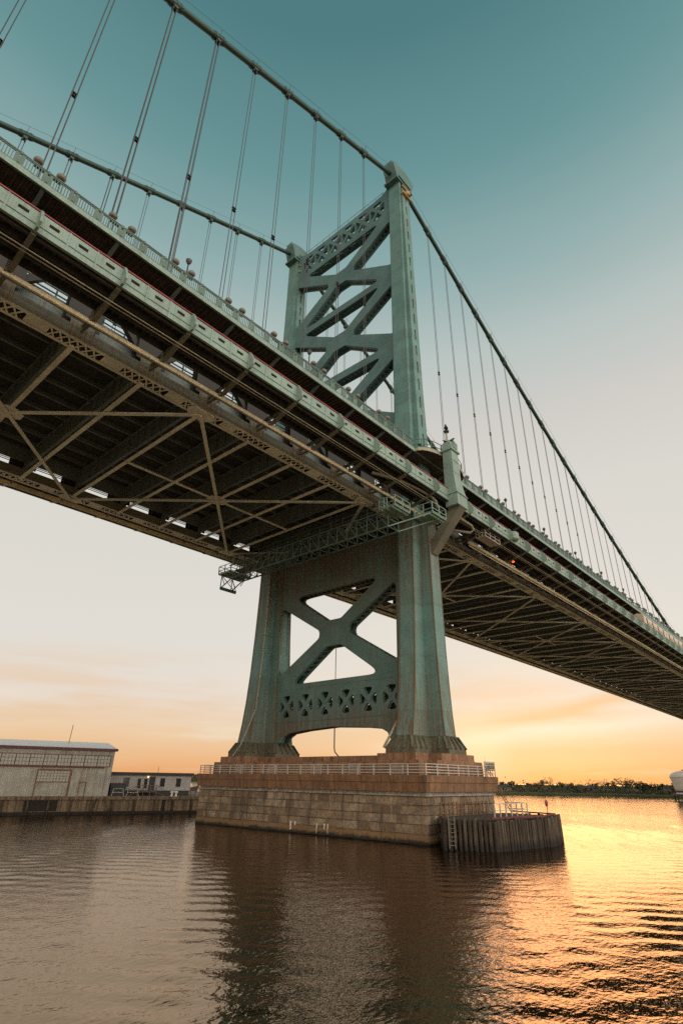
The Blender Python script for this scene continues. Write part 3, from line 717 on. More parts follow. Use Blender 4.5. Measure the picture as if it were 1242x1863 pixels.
# ------------------------------------------------------------------ main cables and suspenders
BP = 5.947; X1 = 4.2
def cz(x):
    a = abs(x-0.0)
    if x < 0: return 109.69-0.448*a-0.0001857*a*a
    z = 109.69-0.4833*a+0.00056*a*a if a < 400 else -200.0
    lo = 45.6                                                    # the cable flattens out beside the walkway at mid span
    return lo+2.2*math.log(1+math.exp(min(40, (z-lo)/2.2))) if a < 380 else lo
def D(x): return 0.0064*x-0.2516e-4*x*x
CHZ = 36.04
hx = [-(X1+BP*k) for k in range(1, 15)]; hxr = [X1+BP*k for k in range(1, 47)]
for s in (-1, 1):
    nm = 'near' if s < 0 else 'far'
    mc = thing('main_cable', f'thick dark green main suspension cable on the {nm} side of the bridge', 'cable', (0, s*LY, 109), 'main suspension cables')
    xsL = np.linspace(-130, -2.4, 60); xsR = np.linspace(3.1, 330, 120)
    MB().tube([(x, s*LY, cz(x)) for x in xsL], 0.42, 12).build('cable', M_CABLE, mc, True)
    MB().tube([(x, s*LY, cz(x)) for x in xsR], 0.42, 12).build('cable', M_CABLE, mc, True)
    for rl in (-0.62, 0.62):
        MB().tube([(x, s*LY+rl, cz(x)+1.25) for x in xsL], 0.022, 4).build('hand_rope', M_ROPE, mc)
        MB().tube([(x, s*LY+rl, cz(x)+1.25) for x in xsR], 0.022, 4).build('hand_rope', M_ROPE, mc)
    for x in hx+(hxr if s < 0 else hxr[:16]):
        e = 0.01; d = Vector((2*e, 0, cz(x+e)-cz(x-e))).normalized(); p = Vector((x, s*LY, cz(x)))
        mb = MB(); mb.tube([p-d*0.95, p-d*0.9, p+d*0.9, p+d*0.95], [0.44, 0.50, 0.50, 0.44], 12)
        for q in (-0.6, 0, 0.6): mb.tube([p+d*(q-0.09), p+d*(q+0.09)], 0.54, 10)
        mb.box(x-0.22, x+0.3, s*LY-0.3, s*LY+0.3, p.z-0.9, p.z-0.4)
        if x < 120:
            for rl in (-0.62, 0.62): mb.bar(p+Vector((0, rl*0.6, 0)), p+Vector((0, rl, 1.3)), 0.05, 0.05, (1, 0, 0))
        mb.build('cable_band', M_CABLE, mc)
def hanger(x, s, idx, side):
    nm = 'near' if s < 0 else 'far'; zt = cz(x)-0.9; zb = CHZ+D(x)+8.9
    h = thing('suspender', f'steel suspender on the {nm} cable, {ORD[idx]} {side} of the tower', 'suspender', (x, s*LY, zb), f'suspenders of the {nm} cable {side} of the tower')
    if x < 75:
        for dx in (-0.2, 0.2):
            for dy in ((-0.13, 0.13) if x < -34 else (0,)): MB().tube([(x+dx, s*LY+dy, zb), (x+dx, s*LY+dy, zt)], 0.042 if x < -34 else 0.043, 6).build('rope', M_ROPE, h)
        if zt-zb > 14:
            zm = zb+(zt-zb)*0.40; mb = MB()
            for q in (-0.22, 0.22):
                mb.box(x-0.25, x+0.25, s*LY-0.14, s*LY+0.14, zm+q-0.022, zm+q+0.022)
            mb.box(x-0.04, x+0.04, s*LY-0.04, s*LY+0.04, zm-0.25, zm+0.25)
            mb.build('spacer_clamp', M_DARK, h)
        mb = MB()
        for dx in (-0.2, 0.2): mb.box(x+dx-0.09, x+dx+0.09, s*LY-0.2, s*LY+0.2, zt-0.4, zt+0.1)
        mb.build('socket', M_DARK, h)
    else:
        mb = MB()
        for dx in (-0.2, 0.2):
            mb.tube([(x+dx, s*LY, zb), (x+dx, s*LY, zt)], 0.038, 4)
        mb.build('rope', M_ROPE, h)
for s in (-1, 1):
    for i, x in enumerate(hx[:10] if s < 0 else hx[:9]): hanger(x, s, i, 'left')
    for i, x in enumerate(hxr[:44] if s < 0 else hxr[:13]): hanger(x, s, i, 'right')

# ------------------------------------------------------------------ decks
def sweep(mb, y0, y1, z0, z1, xs):
    mb.loft([[(x, y0, z0+D(x)), (x, y1, z0+D(x)), (x, y1, z1+D(x)), (x, y0, z1+D(x))] for x in xs])
def deck(label, sgn, n, nlod):
    d = thing('bridge_deck', label, 'bridge deck', (sgn*20, 0, CHZ))
    fb = [sgn*(X1+BP*k) for k in range(n)]
    xs = [sgn*0.02]+fb
    P = lambda x, y, z: (x, y, z+D(x))
    # chords
    for s in (-1, 1):
        c = MB()
        ya, yb = s*14.0, s*12.5
        sweep(c, min(ya, ya-s*0.12), max(ya, ya-s*0.12), CHZ, CHZ+1.0, xs); sweep(c, min(yb, yb+s*0.08), max(yb, yb+s*0.08), CHZ, CHZ+1.0, xs)
        sweep(c, min(ya, yb), max(ya, yb), CHZ+1.005, CHZ+1.05, xs)
        sweep(c, min(ya, ya-s*0.30), max(ya, ya-s*0.30), CHZ-0.03, CHZ-0.003, xs); sweep(c, min(yb, yb+s*0.16), max(yb, yb+s*0.16), CHZ-0.03, CHZ-0.003, xs)
        ch = c.build('bottom_chord', M_CHORD, d)
        if s < 0 or sgn < 0:
            for k, x in enumerate(fb[:48]):
                g_ = MB(); z = CHZ+D(x); g_.box(x-0.95, x+0.95, min(s*14.0, s*14.06), max(s*14.0, s*14.06), z-0.05, z+1.5)
                for q in (-0.8, -0.4, 0, 0.4, 0.8): g_.box(x+q-0.05, x+q+0.05, min(s*14.06, s*14.10), max(s*14.06, s*14.10), z+0.05, z+1.4)
                g_.build('node_plate', M_NODE, ch)
        lc = MB()
        for w0, w1 in ((14.0, 13.66), (12.78, 12.46)): sweep(lc, min(s*w0, s*w1), max(s*w0, s*w1), CHZ-0.034, CHZ-0.031, xs)
        for k in range(len(fb)-1):
            x0, x1 = fb[k], fb[k+1]
            if k < nlod:
                m = 9
                for j in range(m):
                    if j in (3, 4, 5):
                        if j == 3:
                            a, b = x0+(x1-x0)*3/m, x0+(x1-x0)*5.6/m
                            lc.box(min(a, b), max(a, b), min(ya-s*0.3, yb+s*0.3), max(ya-s*0.3, yb+s*0.3), CHZ-0.045+D(x0), CHZ-0.034+D(x0))
                        continue
                    a, b = x0+(x1-x0)*j/m, x0+(x1-x0)*(j+1)/m
                    lc.bar(P(a, ya-s*0.25, CHZ-0.05), P(b, yb+s*0.1, CHZ-0.05), 0.13, 0.025); lc.bar(P(b, ya-s*0.25, CHZ-0.07), P(a, yb+s*0.1, CHZ-0.07), 0.13, 0.025)
            else:
                lc.box(min(x0, x1), max(x0, x1), min(ya-s*0.45, yb+s*0.3), max(ya-s*0.45, yb+s*0.3), CHZ-0.05+D(x0), CHZ-0.035+D(x0))
        lc.build('lacing', M_BRACE, ch)
        c = MB(); sweep(c, min(s*13.95, s*12.85), max(s*13.95, s*12.85), CHZ+8.0, CHZ+8.95, xs); c.build('top_chord', M_BEAM, d)
        w = MB()
        for k in range(len(fb)):
            x = fb[k]
            w.box(x-0.28, x+0.28, min(s*13.7, s*13.1), max(s*13.7, s*13.1), CHZ+1.4+D(x), CHZ+8.0+D(x))
            if k+1 < len(fb):
                xn = fb[k+1]
                a, b = (P(x, s*13.4, CHZ+1.4), P(xn, s*13.4, CHZ+8.0)) if k % 2 == 0 else (P(x, s*13.4, CHZ+8.0), P(xn, s*13.4, CHZ+1.4))
                w.bar(a, b, 0.5, 0.55)
        for x in fb:
            for yy in (13.9, 13.0):
                if abs(x) > 2: w.box(x-1.35, x+1.35, s*yy-0.03, s*yy+0.03, CHZ+1.46+D(x), CHZ+5.4+D(x))
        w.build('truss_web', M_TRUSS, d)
        e = MB(); sweep(e, s*12.45-0.14, s*12.45+0.14, CHZ+1.85, CHZ+3.8, xs); e.build('edge_girder', M_BEAM, d)
        if s > 0 and sgn < 0:
            e = MB()
            for zz_ in (2.50, 2.72, 2.95): sweep(e, 14.55, 14.65, CHZ+zz_, CHZ+zz_+0.07, xs)
            e.build('guard_bars', M_RAIL, d)
    # floor beams (stiffened plate girders), laterals and gussets
    for k, x in enumerate(fb):
        if k < 70:
            m = MB(); z = CHZ+D(x)
            m.box(x-0.06, x+0.06, -12.6, 12.6, z+0.95, z+3.0)
            m.box(x-0.16, x+0.16, -12.6, 12.6, z+0.88, z+0.945); m.box(x-0.28, x+0.28, -12.6, 12.6, z+3.004, z+3.07)
            if k < 40:
                for j in range(17): y = -12+1.5*j; m.box(x-0.24, x+0.24, y-0.05, y+0.05, z+0.95, z+3.0)
            m.build('floor_beam', M_BEAM, d)
            m = MB(); m.bar((x, -13.0, z-0.12), (x, 13.0, z-0.12), 0.40, 0.08); m.bar((x, -13.0, z+0.0), (x, 13.0, z+0.0), 0.08, 0.16)
            m.build('lateral_strut', M_BRACE, d)
    first = 1 if sgn < 0 else 2
    def gusset(x, y, big):
        z = CHZ+D(x)-0.20; a, b = big
        s = 1 if y > 0 else -1
        if abs(y) > 1: pts = [(-a, 0), (-a*0.55, -b), (a*0.55, -b), (a, 0), (a*0.7, b*0.6), (-a*0.7, b*0.6)]; pts = [(x+p, y+s*q) for p, q in pts]
        else: pts = [(x+a*math.cos(w), y+b*math.sin(w)) for w in [math.pi*(j+0.5)/4 for j in range(8)]]
        MB().plate(pts, [], lambda u, v, w: (u, v, w), z-0.03, z+0.03).build('gusset_plate', M_BRACE, d)
    k = first
    while k < min(n, 66):
        gusset(fb[k], -13.3, (1.5, 1.0)); gusset(fb[k], 13.3, (1.5, 1.0))
        if k+4 < n:
            za, zb_ = CHZ+D(fb[k])-0.31, CHZ+D(fb[k+4])-0.31
            for s in (-1, 1):
                m = MB(); a = Vector((fb[k], s*13.2, za)); b = Vector((fb[k+4], -s*13.2, zb_-0.0)); o_ = Vector((0, 0, -0.06 if s > 0 else 0.0))
                m.bar(a+o_, b+o_, 0.36, 0.05); m.bar(a+o_+Vector((0, 0, 0.12)), b+o_+Vector((0, 0, 0.12)), 0.09, 0.2)
                m.build('cross_lateral', M_BRACE, d)
            gusset((fb[k]+fb[k+4])/2, 0, (1.35, 1.1))
            if ((k-first)//4) % 2 == 0:
                m = MB(); m.bar(P(fb[k+1] if sgn > 0 else fb[k], 0, CHZ-0.2), P(fb[k+3] if sgn > 0 else fb[k+4], 0, CHZ-0.2), 0.3, 0.1); m.build('sway_strut', M_BRACE, d)
        k += 4
    xg = fb[first]; zz = CHZ+D(xg)-0.31
    for s in (-1, 1): MB().bar((xg, s*13.2, zz), (sgn*2.6, s*2.5, zz), 0.45, 0.08).build('cross_lateral', M_BRACE, d)
    # roadway slab, stringers, parapets
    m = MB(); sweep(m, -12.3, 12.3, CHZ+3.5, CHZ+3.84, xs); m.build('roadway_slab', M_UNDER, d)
    m = MB()
    for j in range(9): y = -10.4+2.6*j; sweep(m, y-0.12, y+0.12, CHZ+3.075, CHZ+3.497, xs)
    m.build('stringers', M_BEAM, d)
    m = MB()
    for s in (-1, 1):
        for z in (4.4, 4.9): sweep(m, s*12.15-0.05, s*12.15+0.05, CHZ+z, CHZ+z+0.09, xs)
        for k in range(len(fb)-1):
            for j in range(3):
                x = fb[k]+(fb[k+1]-fb[k])*j/3; m.box(x-0.06, x+0.06, s*12.15-0.05, s*12.15+0.05, CHZ+3.85+D(x), CHZ+4.9+D(x))
    m.build('road_parapet', M_RAIL, d)
    for s in (-1, 1):
        near = s < 0
        # transit track floor cantilevered outside the truss
        yin = 15.75 if sgn < 0 else 14.75
        m = MB(); sweep(m, min(s*yin, s*19.45), max(s*yin, s*19.45), CHZ+2.05, CHZ+2.25, xs)
        for k in range(len(fb)-1):
            if near and k < 40:
                for j in range(9):
                    x = fb[k]+(fb[k+1]-fb[k])*(j+0.5)/9; m.box(x-0.11, x+0.11, min(s*15.9, s*19.3), max(s*15.9, s*19.3), CHZ+1.8+D(x), CHZ+2.045+D(x))
        for y in (16.3, 17.3, 18.3, 19.2): sweep(m, s*y-0.1, s*y+0.1, CHZ+1.35, CHZ+1.795, xs)
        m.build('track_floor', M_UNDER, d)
        # outer fascia girder: strips that leave the long drain holes open
        m = MB(); yo, yi = s*19.66, s*19.5; y0, y1 = min(yo, yi), max(yo, yi)
        sweep(m, y0, y1, CHZ+1.5, CHZ+2.55, xs); sweep(m, y0, y1, CHZ+2.85, CHZ+3.22, xs)
        allx = [sgn*0.02, fb[0]]
        for k in range(len(fb)-1):
            for j in range(3):
                a = fb[k]+(fb[k+1]-fb[k])*j/3; b = fb[k]+(fb[k+1]-fb[k])*(j+1)/3; c = (a+b)/2
                h0, h1 = c-sgn*0.34, c+sgn*0.34
                m.loft([[(x, y0, CHZ+2.551+D(x)), (x, y1, CHZ+2.551+D(x)), (x, y1, CHZ+2.849+D(x)), (x, y0, CHZ+2.849+D(x))] for x in (a, h0)])
                m.loft([[(x, y0, CHZ+2.551+D(x)), (x, y1, CHZ+2.551+D(x)), (x, y1, CHZ+2.849+D(x)), (x, y0, CHZ+2.849+D(x))] for x in (h1, b)])
                if k < 40 and j:
                    m.box(a-0.07, a+0.07, min(yo, yo+s*0.05), max(yo, yo+s*0.05), CHZ+1.52+D(a), CHZ+3.2+D(a))
        m.loft([[(x, y0, CHZ+2.551+D(x)), (x, y1, CHZ+2.551+D(x)), (x, y1, CHZ+2.849+D(x)), (x, y0, CHZ+2.849+D(x))] for x in allx])
        sweep(m, min(yo, yo+s*0.06), max(yo, yo+s*0.06), CHZ+2.08, CHZ+2.13, xs)
        sweep(m, min(yo, yo+s*0.10), max(yo, yo+s*0.10), CHZ+1.46, CHZ+1.54, xs)
        fg = m.build('fascia_girder', M_FASCIA, d)
        if near:
            m = MB(); sweep(m, yo-0.04, yo+0.06, CHZ+3.30, CHZ+3.40, xs)
            for k in range(len(fb)-1):
                for j in range(3): x = fb[k]+(fb[k+1]-fb[k])*j/3; m.box(x-0.04, x+0.04, yo-0.02, yo+0.04, CHZ+3.2+D(x), CHZ+3.31+D(x))
            m.build('red_hand_rail', M_RED, fg)
            for k, x in enumerate(fb[:60]):
                z = CHZ+D(x); prof = [(-19.66, z+3.32), (-19.86, z+3.30), (-20.46, z+2.15), (-20.44, z+1.80), (-20.1, z+1.50), (-19.66, z+1.45)]
                MB().plate(prof, [], lambda a, b, c: (c, a, b), x-0.09, x+0.09).build('fascia_bracket', M_FASCIA, fg)
        # cantilever brackets down to the inner service beam
        for k, x in enumerate(fb[:66 if near else 40]):
            b_ = MB(); z = CHZ+D(x)
            b_.bar((x, s*19.5, z+1.42), (x, s*16.3, z+0.50), 0.34, 0.26); b_.bar((x, s*19.4, z+1.62), (x, s*14.1, z+1.25), 0.22, 0.3)
            b_.bar((x, s*16.2, z+0.45), (x, s*14.0, z+0.75), 0.2, 0.2)
            b_.bar((x-0.25, s*16.25, z+0.3), (x-0.25, s*16.25, z+1.2), 0.16, 0.16, (1, 0, 0))
            b_.build('cantilever_bracket', M_CHORD, d)
        pz = [(x, s*16.05, CHZ+0.28+D(x)) for x in xs if abs(x) > 5.2]
        if sgn > 0:
            m = MB(); m.tube(pz, 0.25, 10); m.build('service_pipe', M_CREAM, d, True)
            m = MB(); m.tube([(x, y+s*0.05, z-0.55) for x, y, z in pz], 0.07, 6); m.build('conduit', M_CREAM, d)
        else:
            m = MB(); sweep(m, s*16.05-0.09, s*16.05+0.09, CHZ+0.10, CHZ+0.46, xs); sweep(m, min(s*16.05, s*15.7), max(s*16.05, s*15.7), CHZ+0.464, CHZ+0.50, xs); m.build('edge_channel', M_CREAM, d)
            m = MB(); sweep(m, s*15.2-0.12, s*15.2+0.12, CHZ+0.75, CHZ+1.0, xs); m.build('conduit_tray', M_BEAM, d)
        if near:
            m = MB(); m.tube([(x, s*18.3, CHZ+0.75+D(x)) for x in xs], 0.05, 5); m.tube([(x, s*18.55, CHZ+0.82+D(x)) for x in xs], 0.05, 5); m.build('conduit', M_PIPE, d)
        # walkway on top
        m = MB(); sweep(m, min(s*13.2, s*16.7), max(s*13.2, s*16.7), CHZ+8.96, CHZ+9.1, xs)
        sweep(m, min(s*13.96, s*14.2), max(s*13.96, s*14.2), CHZ+8.2, CHZ+8.955, xs)
        for k in range(len(fb)-1):
            if near and k < 45:
                for j in range(12):
                    x = fb[k]+(fb[k+1]-fb[k])*(j+0.5)/12; m.box(x-0.05, x+0.05, min(s*14.2, s*16.5), max(s*14.2, s*16.5), CHZ+8.78+D(x), CHZ+8.955+D(x))
        wk = m.build('walkway', M_WALK, d)
        m = MB(); sweep(m, min(s*16.7, s*16.9), max(s*16.7, s*16.9), CHZ+8.62, CHZ+9.12, xs); m.build('edge_beam', M_FASCIA, wk)
        for x in fb[:60 if near else 18]: MB().bar((x, s*16.6, CHZ+8.75+D(x)), (x, s*14.0, CHZ+7.7+D(x)), 0.3, 0.3).build('knee_bracket', M_BEAM, wk)
        for k in range(min(len(fb)-1, 48 if near else 20)):
            a, b = (fb[k], fb[k+1]) if sgn > 0 else (fb[k+1], fb[k])
            r = MB(); y = s*16.78; zA = CHZ+9.12
            for z0, z1 in ((0.10, 0.18), (1.16, 1.24), (1.32, 1.42)): sweep(r, y-0.045, y+0.045, zA+z0, zA+z1, [a, b])
            npk = 30 if (near and k < 14) else 0
            for j in range(npk):
                x = a+(b-a)*(j+0.5)/npk; r.box(x-0.035, x+0.035, y-0.02, y+0.02, zA+0.18+D(x), zA+1.16+D(x))
            if near and npk == 0: r.box(a, b, y-0.008, y+0.008, zA+0.2+D(a), zA+0.7+D(a))
            rp = r.build('railing_panel', M_RAIL, d)
            for j in range(3):
                x = a+(b-a)*j/3; r = MB(); wd = 0.34 if near and k < 14 else 0.16
                r.box(x-wd, x+wd, y-0.06, y+0.06, zA+0.08+D(x), zA+1.2+D(x)) if wd < 0.2 else (r.box(x-wd, x-0.12, y-0.06, y+0.06, zA+D(x), zA+1.2+D(x)), r.box(x+0.12, x+wd, y-0.06, y+0.06, zA+D(x), zA+1.2+D(x)), r.box(x-0.12, x+0.12, y-0.05, y+0.05, zA+0.25+D(x), zA+0.95+D(x)))
                r.box(x-0.1, x+0.1, y-0.07, y+0.07, zA+1.2+D(x), zA+1.46+D(x)); r.build('post', M_RAIL, rp)
    return d
deck('dark steel side span deck overhead on the left, with crossed laterals underneath', -1, 15, 15)
dk = deck('long steel main span deck receding to the right behind the tower', 1, 66, 16)

# walkway bulge round the tower leg
wb = thing('walkway_balcony', 'rounded walkway balcony passing outside the near tower leg', 'balcony', (TX, -18, 44.9))
arc = [(TX+1.4+5.6*math.cos(a), -16.6-2.4*math.sin(a)**0.8 if 0 < a < math.pi else -16.6) for a in [math.pi*k/16 for k in range(17)]]
MB().plate(arc+[(TX-4.2, -14.3), (TX+7.0, -14.3)], [], lambda a, b, c: (a, b, c), 44.85, 44.98).build('floor', M_WALK, wb)
mb = MB()
for p, q in zip(arc[:-1], arc[1:]): mb.bar((p[0], p[1]-0.08, 44.9), (q[0], q[1]-0.08, 44.9), 0.14, 0.5)
mb.build('edge_beam', M_PIPE, wb)
mb = MB()
for p, q in zip(arc[:-1], arc[1:]):
    for z in (45.3, 45.75, 46.5): mb.bar((p[0], p[1], z), (q[0], q[1], z), 0.07, 0.07)
mb.build('rail', M_RAIL, wb)
for p in arc[::2]: MB().bar((p[0], p[1], 44.98), (p[0], p[1], 46.55), 0.12, 0.12, (1, 0, 0)).build('post', M_RAIL, wb)

# ------------------------------------------------------------------ lamps
def twin_lamp(x, idx, side):
    z = CHZ+D(x)+10.5; y = -16.45
    L = thing('twin_lamp', f'pair of pale round lamps on near walkway railing, {ORD[idx]} pair {side} of tower', 'lamp', (x, y, z-1.4), 'twin lamps along the near walkway railing')
    m = MB(); m.box(x-1.0, x+1.0, y-0.08, y+0.08, z+0.0, z+0.16); m.box(x-0.10, x+0.10, y-0.1, y+0.1, z-1.4, z)
    for dx in (-0.85, 0.85): m.lathe([(0.05, 0), (0.2, 0.05), (0.14, 0.2), (0.25, 0.34)], (x+dx, y, z+0.16), 8)
    m.build('bracket', M_DARK, L)
    for dx in (-0.85, 0.85):
        MB().lathe([(0.14, 0), (0.27, 0.07), (0.37, 0.22), (0.35, 0.36), (0.24, 0.5), (0.08, 0.56)], (x+dx, y, z+0.46), 12).build('globe', M_GLOBE, L, True)
for i in range(1, 11): twin_lamp(-(X1+BP*i)+0.0, i-1, 'left')
for i in range(1, 26): twin_lamp(X1+BP*i, i-1, 'right')
for i in range(9):
    x = -37.5+17.78*i
    if i == 2: continue
    z0 = CHZ+8.95+D(x); side = 'left' if x < 0 else 'right'; idx = (1-i) if i < 2 else i-3
    L = thing('street_lamp', f'slender roadway lamp post behind near railing, {ORD[idx]} {side} of the tower', 'street lamp', (x, -12.4, z0), 'slender roadway lamp posts')
    MB().tube([(x, -12.4, z0), (x, -12.4, z0+4), (x, -12.4, z0+8.2)], [0.12, 0.10, 0.07], 8).build('pole', M_DARK, L)
    MB().lathe([(0.08, 0), (0.18, 0.1), (0.31, 0.4), (0.32, 0.55), (0.12, 0.75), (0.04, 0.88)], (x, -12.4, z0+8.1), 10).build('lamp_head', M_LHEAD, L, True)

# ------------------------------------------------------------------ maintenance traveler under the deck
tr = thing('maintenance_traveler', 'green lattice maintenance gantry slung crosswise under the deck beside the tower', 'gantry', (-8.4, 0, 33))
def trav_z(y): return 0.0
for x in (-9.3, -7.3):
    MB().bar((x, -17.2, 34.1), (x, 13.4, 34.1), 0.16, 0.16).build('top_chord', M_TRAV, tr)
    MB().bar((x, -16.2, 32.0), (x, 12.6, 32.0), 0.16, 0.16).build('bottom_chord', M_TRAV, tr)
    m = MB(); n = 18
    for k in range(n):
        a = -16.2+28.8*k/n; b = -16.2+28.8*(k+1)/n
        m.bar((x, a, 32.0), (x, a, 34.1), 0.09, 0.09, (1, 0, 0)); m.bar((x, a, 34.1) if k >= n/2 else (x, a, 32.0), (x, b, 32.0) if k >= n/2 else (x, b, 34.1), 0.09, 0.09)
    m.build('web', M_TRAV, tr)
for k in range(19):
    m = MB(); a = -16.2+28.8*k/18; m.bar((-9.3, a, 34.1), (-7.3, a, 34.1), 0.08, 0.08); m.build('cross_bar', M_TRAV, tr); m = MB(); m.bar((-9.3, a, 32.0), (-7.3, a, 32.0), 0.08, 0.08)
    m.build('cross_bar', M_TRAV, tr); m = MB()
    if k < 18: m.bar((-9.3, a, 32.0), (-7.3, a+28.8/18, 32.0), 0.06, 0.06)
    else: continue
    m.build('cross_bar', M_TRAV, tr)
m = MB(); m.box(-9.1, -7.5, -16, 12.6, 33.15, 33.2)
for x in (-9.2, -7.4):
    for z in (33.8, 34.6, 35.2): m.bar((x, -15, z), (x, 12.5, z), 0.05, 0.05)
    for k in range(14): m.bar((x, -15+2*k, 33.2), (x, -15+2*k, 35.2), 0.05, 0.05, (1, 0, 0))
m.build('walkway', M_TRAV, tr)
M_BASK = steel('basket_paint', (0.24, 0.36, 0.30), rust=0.3)
def basket(parent, x0, x1, y0, y1, z, h, nm='platform', mt=None):
    mt = mt or M_BASK
    m = MB(); m.box(x0, x1, y0, y1, z-0.12, z)
    for k in range(3):
        yy = y0+(y1-y0)*(k+0.5)/3; m.box(x0, x1, yy-0.08, yy+0.08, z-0.3, z-0.121)
    b = m.build(nm, mt, parent)
    m = MB(); c = [(x0, y0), (x1, y0), (x1, y1), (x0, y1)]
    for (ax, ay), (bx, by) in zip(c, c[1:]+c[:1]):
        for zz in (0.08, 0.5, h): m.bar((ax, ay, z+zz), (bx, by, z+zz), 0.08, 0.08)
        for q in (0, 0.5): m.bar((ax+(bx-ax)*q, ay+(by-ay)*q, z), (ax+(bx-ax)*q, ay+(by-ay)*q, z+h), 0.10, 0.10, (1, 0, 0))
    m.build('platform_rail', mt, b)
basket(tr, -10.2, -7.2, -17.9, -15.6, 34.0, 1.25); basket(tr, -6.4, -3.4, -20.5, -18.0, 33.7, 1.3)
basket(tr, -9.8, -6.0, 12.4, 15.3, 33.0, 1.2)
m = MB()
for x in (-9.3, -7.3):
    MB().bar((x, -16.2, 32.0), (x+3, -20.2, 33.6), 0.12, 0.12).build('outrigger', M_BASK, tr); m.bar((x, 12.6, 32.0), (x, 15.2, 32.9), 0.12, 0.12)
    m.bar((x, 12.6, 32.0), (x, 15.2, 30.9), 0.12, 0.12); m.bar((x, 15.2, 30.9), (x, 15.1, 33.0), 0.1, 0.1, (1, 0, 0))
    for k in range(4): m.bar((x, 12.2+0.7*k, 32.0-0.2*k), (x, 13.0+0.7*k, 32.8 if k % 2 else 31.3), 0.08, 0.08)
    for y in (-15.6, 12.6): MB().bar((x, y, 34.1), (x, y, 36.0), 0.2, 0.2, (1, 0, 0)).build('hanger_post', M_BASK, tr)
m.bar((-9.3, 15.2, 30.95), (-6.4, 15.2, 30.95), 0.3, 0.4); m.bar((-9.3, 12.6, 32.0), (-6.3, 15.2, 31.0), 0.09, 0.09); m.bar((-9.3, 15.2, 33.0), (-6.5, 15.2, 31.0), 0.08, 0.08)
m.build('end_frame', M_TRAV, tr)
cg = thing('inspection_cage', 'small pale inspection cage hung under the green fascia right of the pylon', 'cage', (12, -18.4, 36.6))
m = MB(); m.box(9.8, 14.2, -19.0, -17.5, 36.45, 36.55); m.build('floor', M_GALV, cg)
m = MB(); c = [(9.8, -19.0), (14.2, -19.0), (14.2, -17.5), (9.8, -17.5)]
for (ax, ay), (bx, by) in zip(c, c[1:]+c[:1]):
    for z in (37.0, 37.5, 38.0): m.bar((ax, ay, z), (bx, by, z), 0.09, 0.09)
    for q in (0, 0.33, 0.66): m.bar((ax+(bx-ax)*q, ay+(by-ay)*q, 36.5), (ax+(bx-ax)*q, ay+(by-ay)*q, 38.05), 0.09, 0.09, (1, 0, 0))
m.build('frame', M_GALV, cg)
# bent vent pipes beside the pylon
for nm, lab, pts in (('bent_pipe', 'large bent pale pipe under the deck just left of the pylon', [(-13.5, -17.2, 37.0), (-9.5, -18.2, 37.35), (-6.3, -18.6, 37.4), (-3.6, -18.7, 37.45), (-2.6, -18.75, 37.1), (-2.4, -18.8, 36.2)]),
                     ('bent_pipe', 'short bent rusty pipe under the deck just right of the pylon', [(3.2, -18.6, 37.3), (4.0, -18.6, 37.0), (6.6, -18.6, 37.0), (7.3, -18.5, 36.7), (7.2, -18.0, 36.3), (4.5, -16.6, 36.2)])):
    tag(MB().tube(pts, 0.2, 9).build(nm, M_PIPE, None, True), lab, 'pipe')
vb = MB(); vb.lathe([(0.6, 0), (0.8, 0.2), (0.8, 1.1), (0.65, 1.3)], (17.4, -19.8, CHZ+1.9), 14)
tag(vb.build('junction_drum', M_FASCIA), 'round green drum bulging from the fascia right of the pylon', 'drum')
wl = thing('warning_lamp', 'small glowing red lamp under the right span track', 'lamp', (21.5, -17.5, 36.2))
mm, tt, bb, PP = newmat('red_glow'); bb.inputs['Base Color'].default_value = (0.5, 0.03, 0.01, 1); bb.inputs['Emission Color'].default_value = (1, 0.10, 0.02, 1); bb.inputs['Emission Strength'].default_value = 2.0
MB().lathe([(0.04, 0), (0.18, 0.06), (0.2, 0.22), (0.06, 0.32)], (21.5, -17.5, 36.2), 10).build('lens', mm, wl)
MB().tube([(21.5, -17.5, 36.7), (21.5, -17.5, 37.6)], 0.06, 6).build('stem', M_DARK, wl)

# pole with lantern on the pylon and birds
pl = thing('signal_post', 'short dark post with a lantern standing on the pylon beside the birds', 'post', (-0.2, -19.7, 46.8))
MB().tube([(-0.3, -19.8, 45.5), (-0.3, -19.8, 48.2)], 0.13, 8).build('pole', M_PIPE, pl)
MB().lathe([(0.1, 0), (0.34, 0.1), (0.40, 0.3), (0.12, 0.5)], (-0.3, -19.8, 48.1), 8).build('lantern', M_DARK, pl)
def bird(loc, rz, lab, s=1.0):
    b = thing('bird', lab, 'bird', loc, 'dark birds perched by the pylon'); b.rotation_euler = (0, 0, rz)
    L = Vector(loc)
    m = MB(); m.tube([L+Vector(p)*s for p in ((-0.62, 0, 0.16), (-0.4, 0, 0.24), (-0.12, 0, 0.36), (0.1, 0, 0.5), (0.2, 0, 0.66), (0.3, 0, 0.72), (0.38, 0, 0.70))], [0.03*s, 0.09*s, 0.19*s, 0.19*s, 0.11*s, 0.115*s, 0.05*s], 8)
    m.tube([L+Vector(p)*s for p in ((0.38, 0, 0.70), (0.52, 0, 0.66))], [0.035*s, 0.008*s], 5)
    for e in (-1, 1): m.tube([L+Vector(p)*s for p in ((0.0, e*0.07, 0.32), (0.03, e*0.08, 0.0))], 0.025*s, 5)
    m.build('body', M_BLACK, b, True)
    m = MB()
    for e in (-1, 1): m.tube([L+Vector(p)*s for p in ((0.12, e*0.16, 0.5), (-0.15, e*0.20, 0.38), (-0.5, e*0.10, 0.22))], [0.05*s, 0.09*s, 0.02*s], 6)
    m.build('wings', M_BLACK, b, True)
bird((0.75, -19.85, 46.85), math.radians(-60), 'dark bird perched on the pylon top, lower right of the lantern', 1.15)
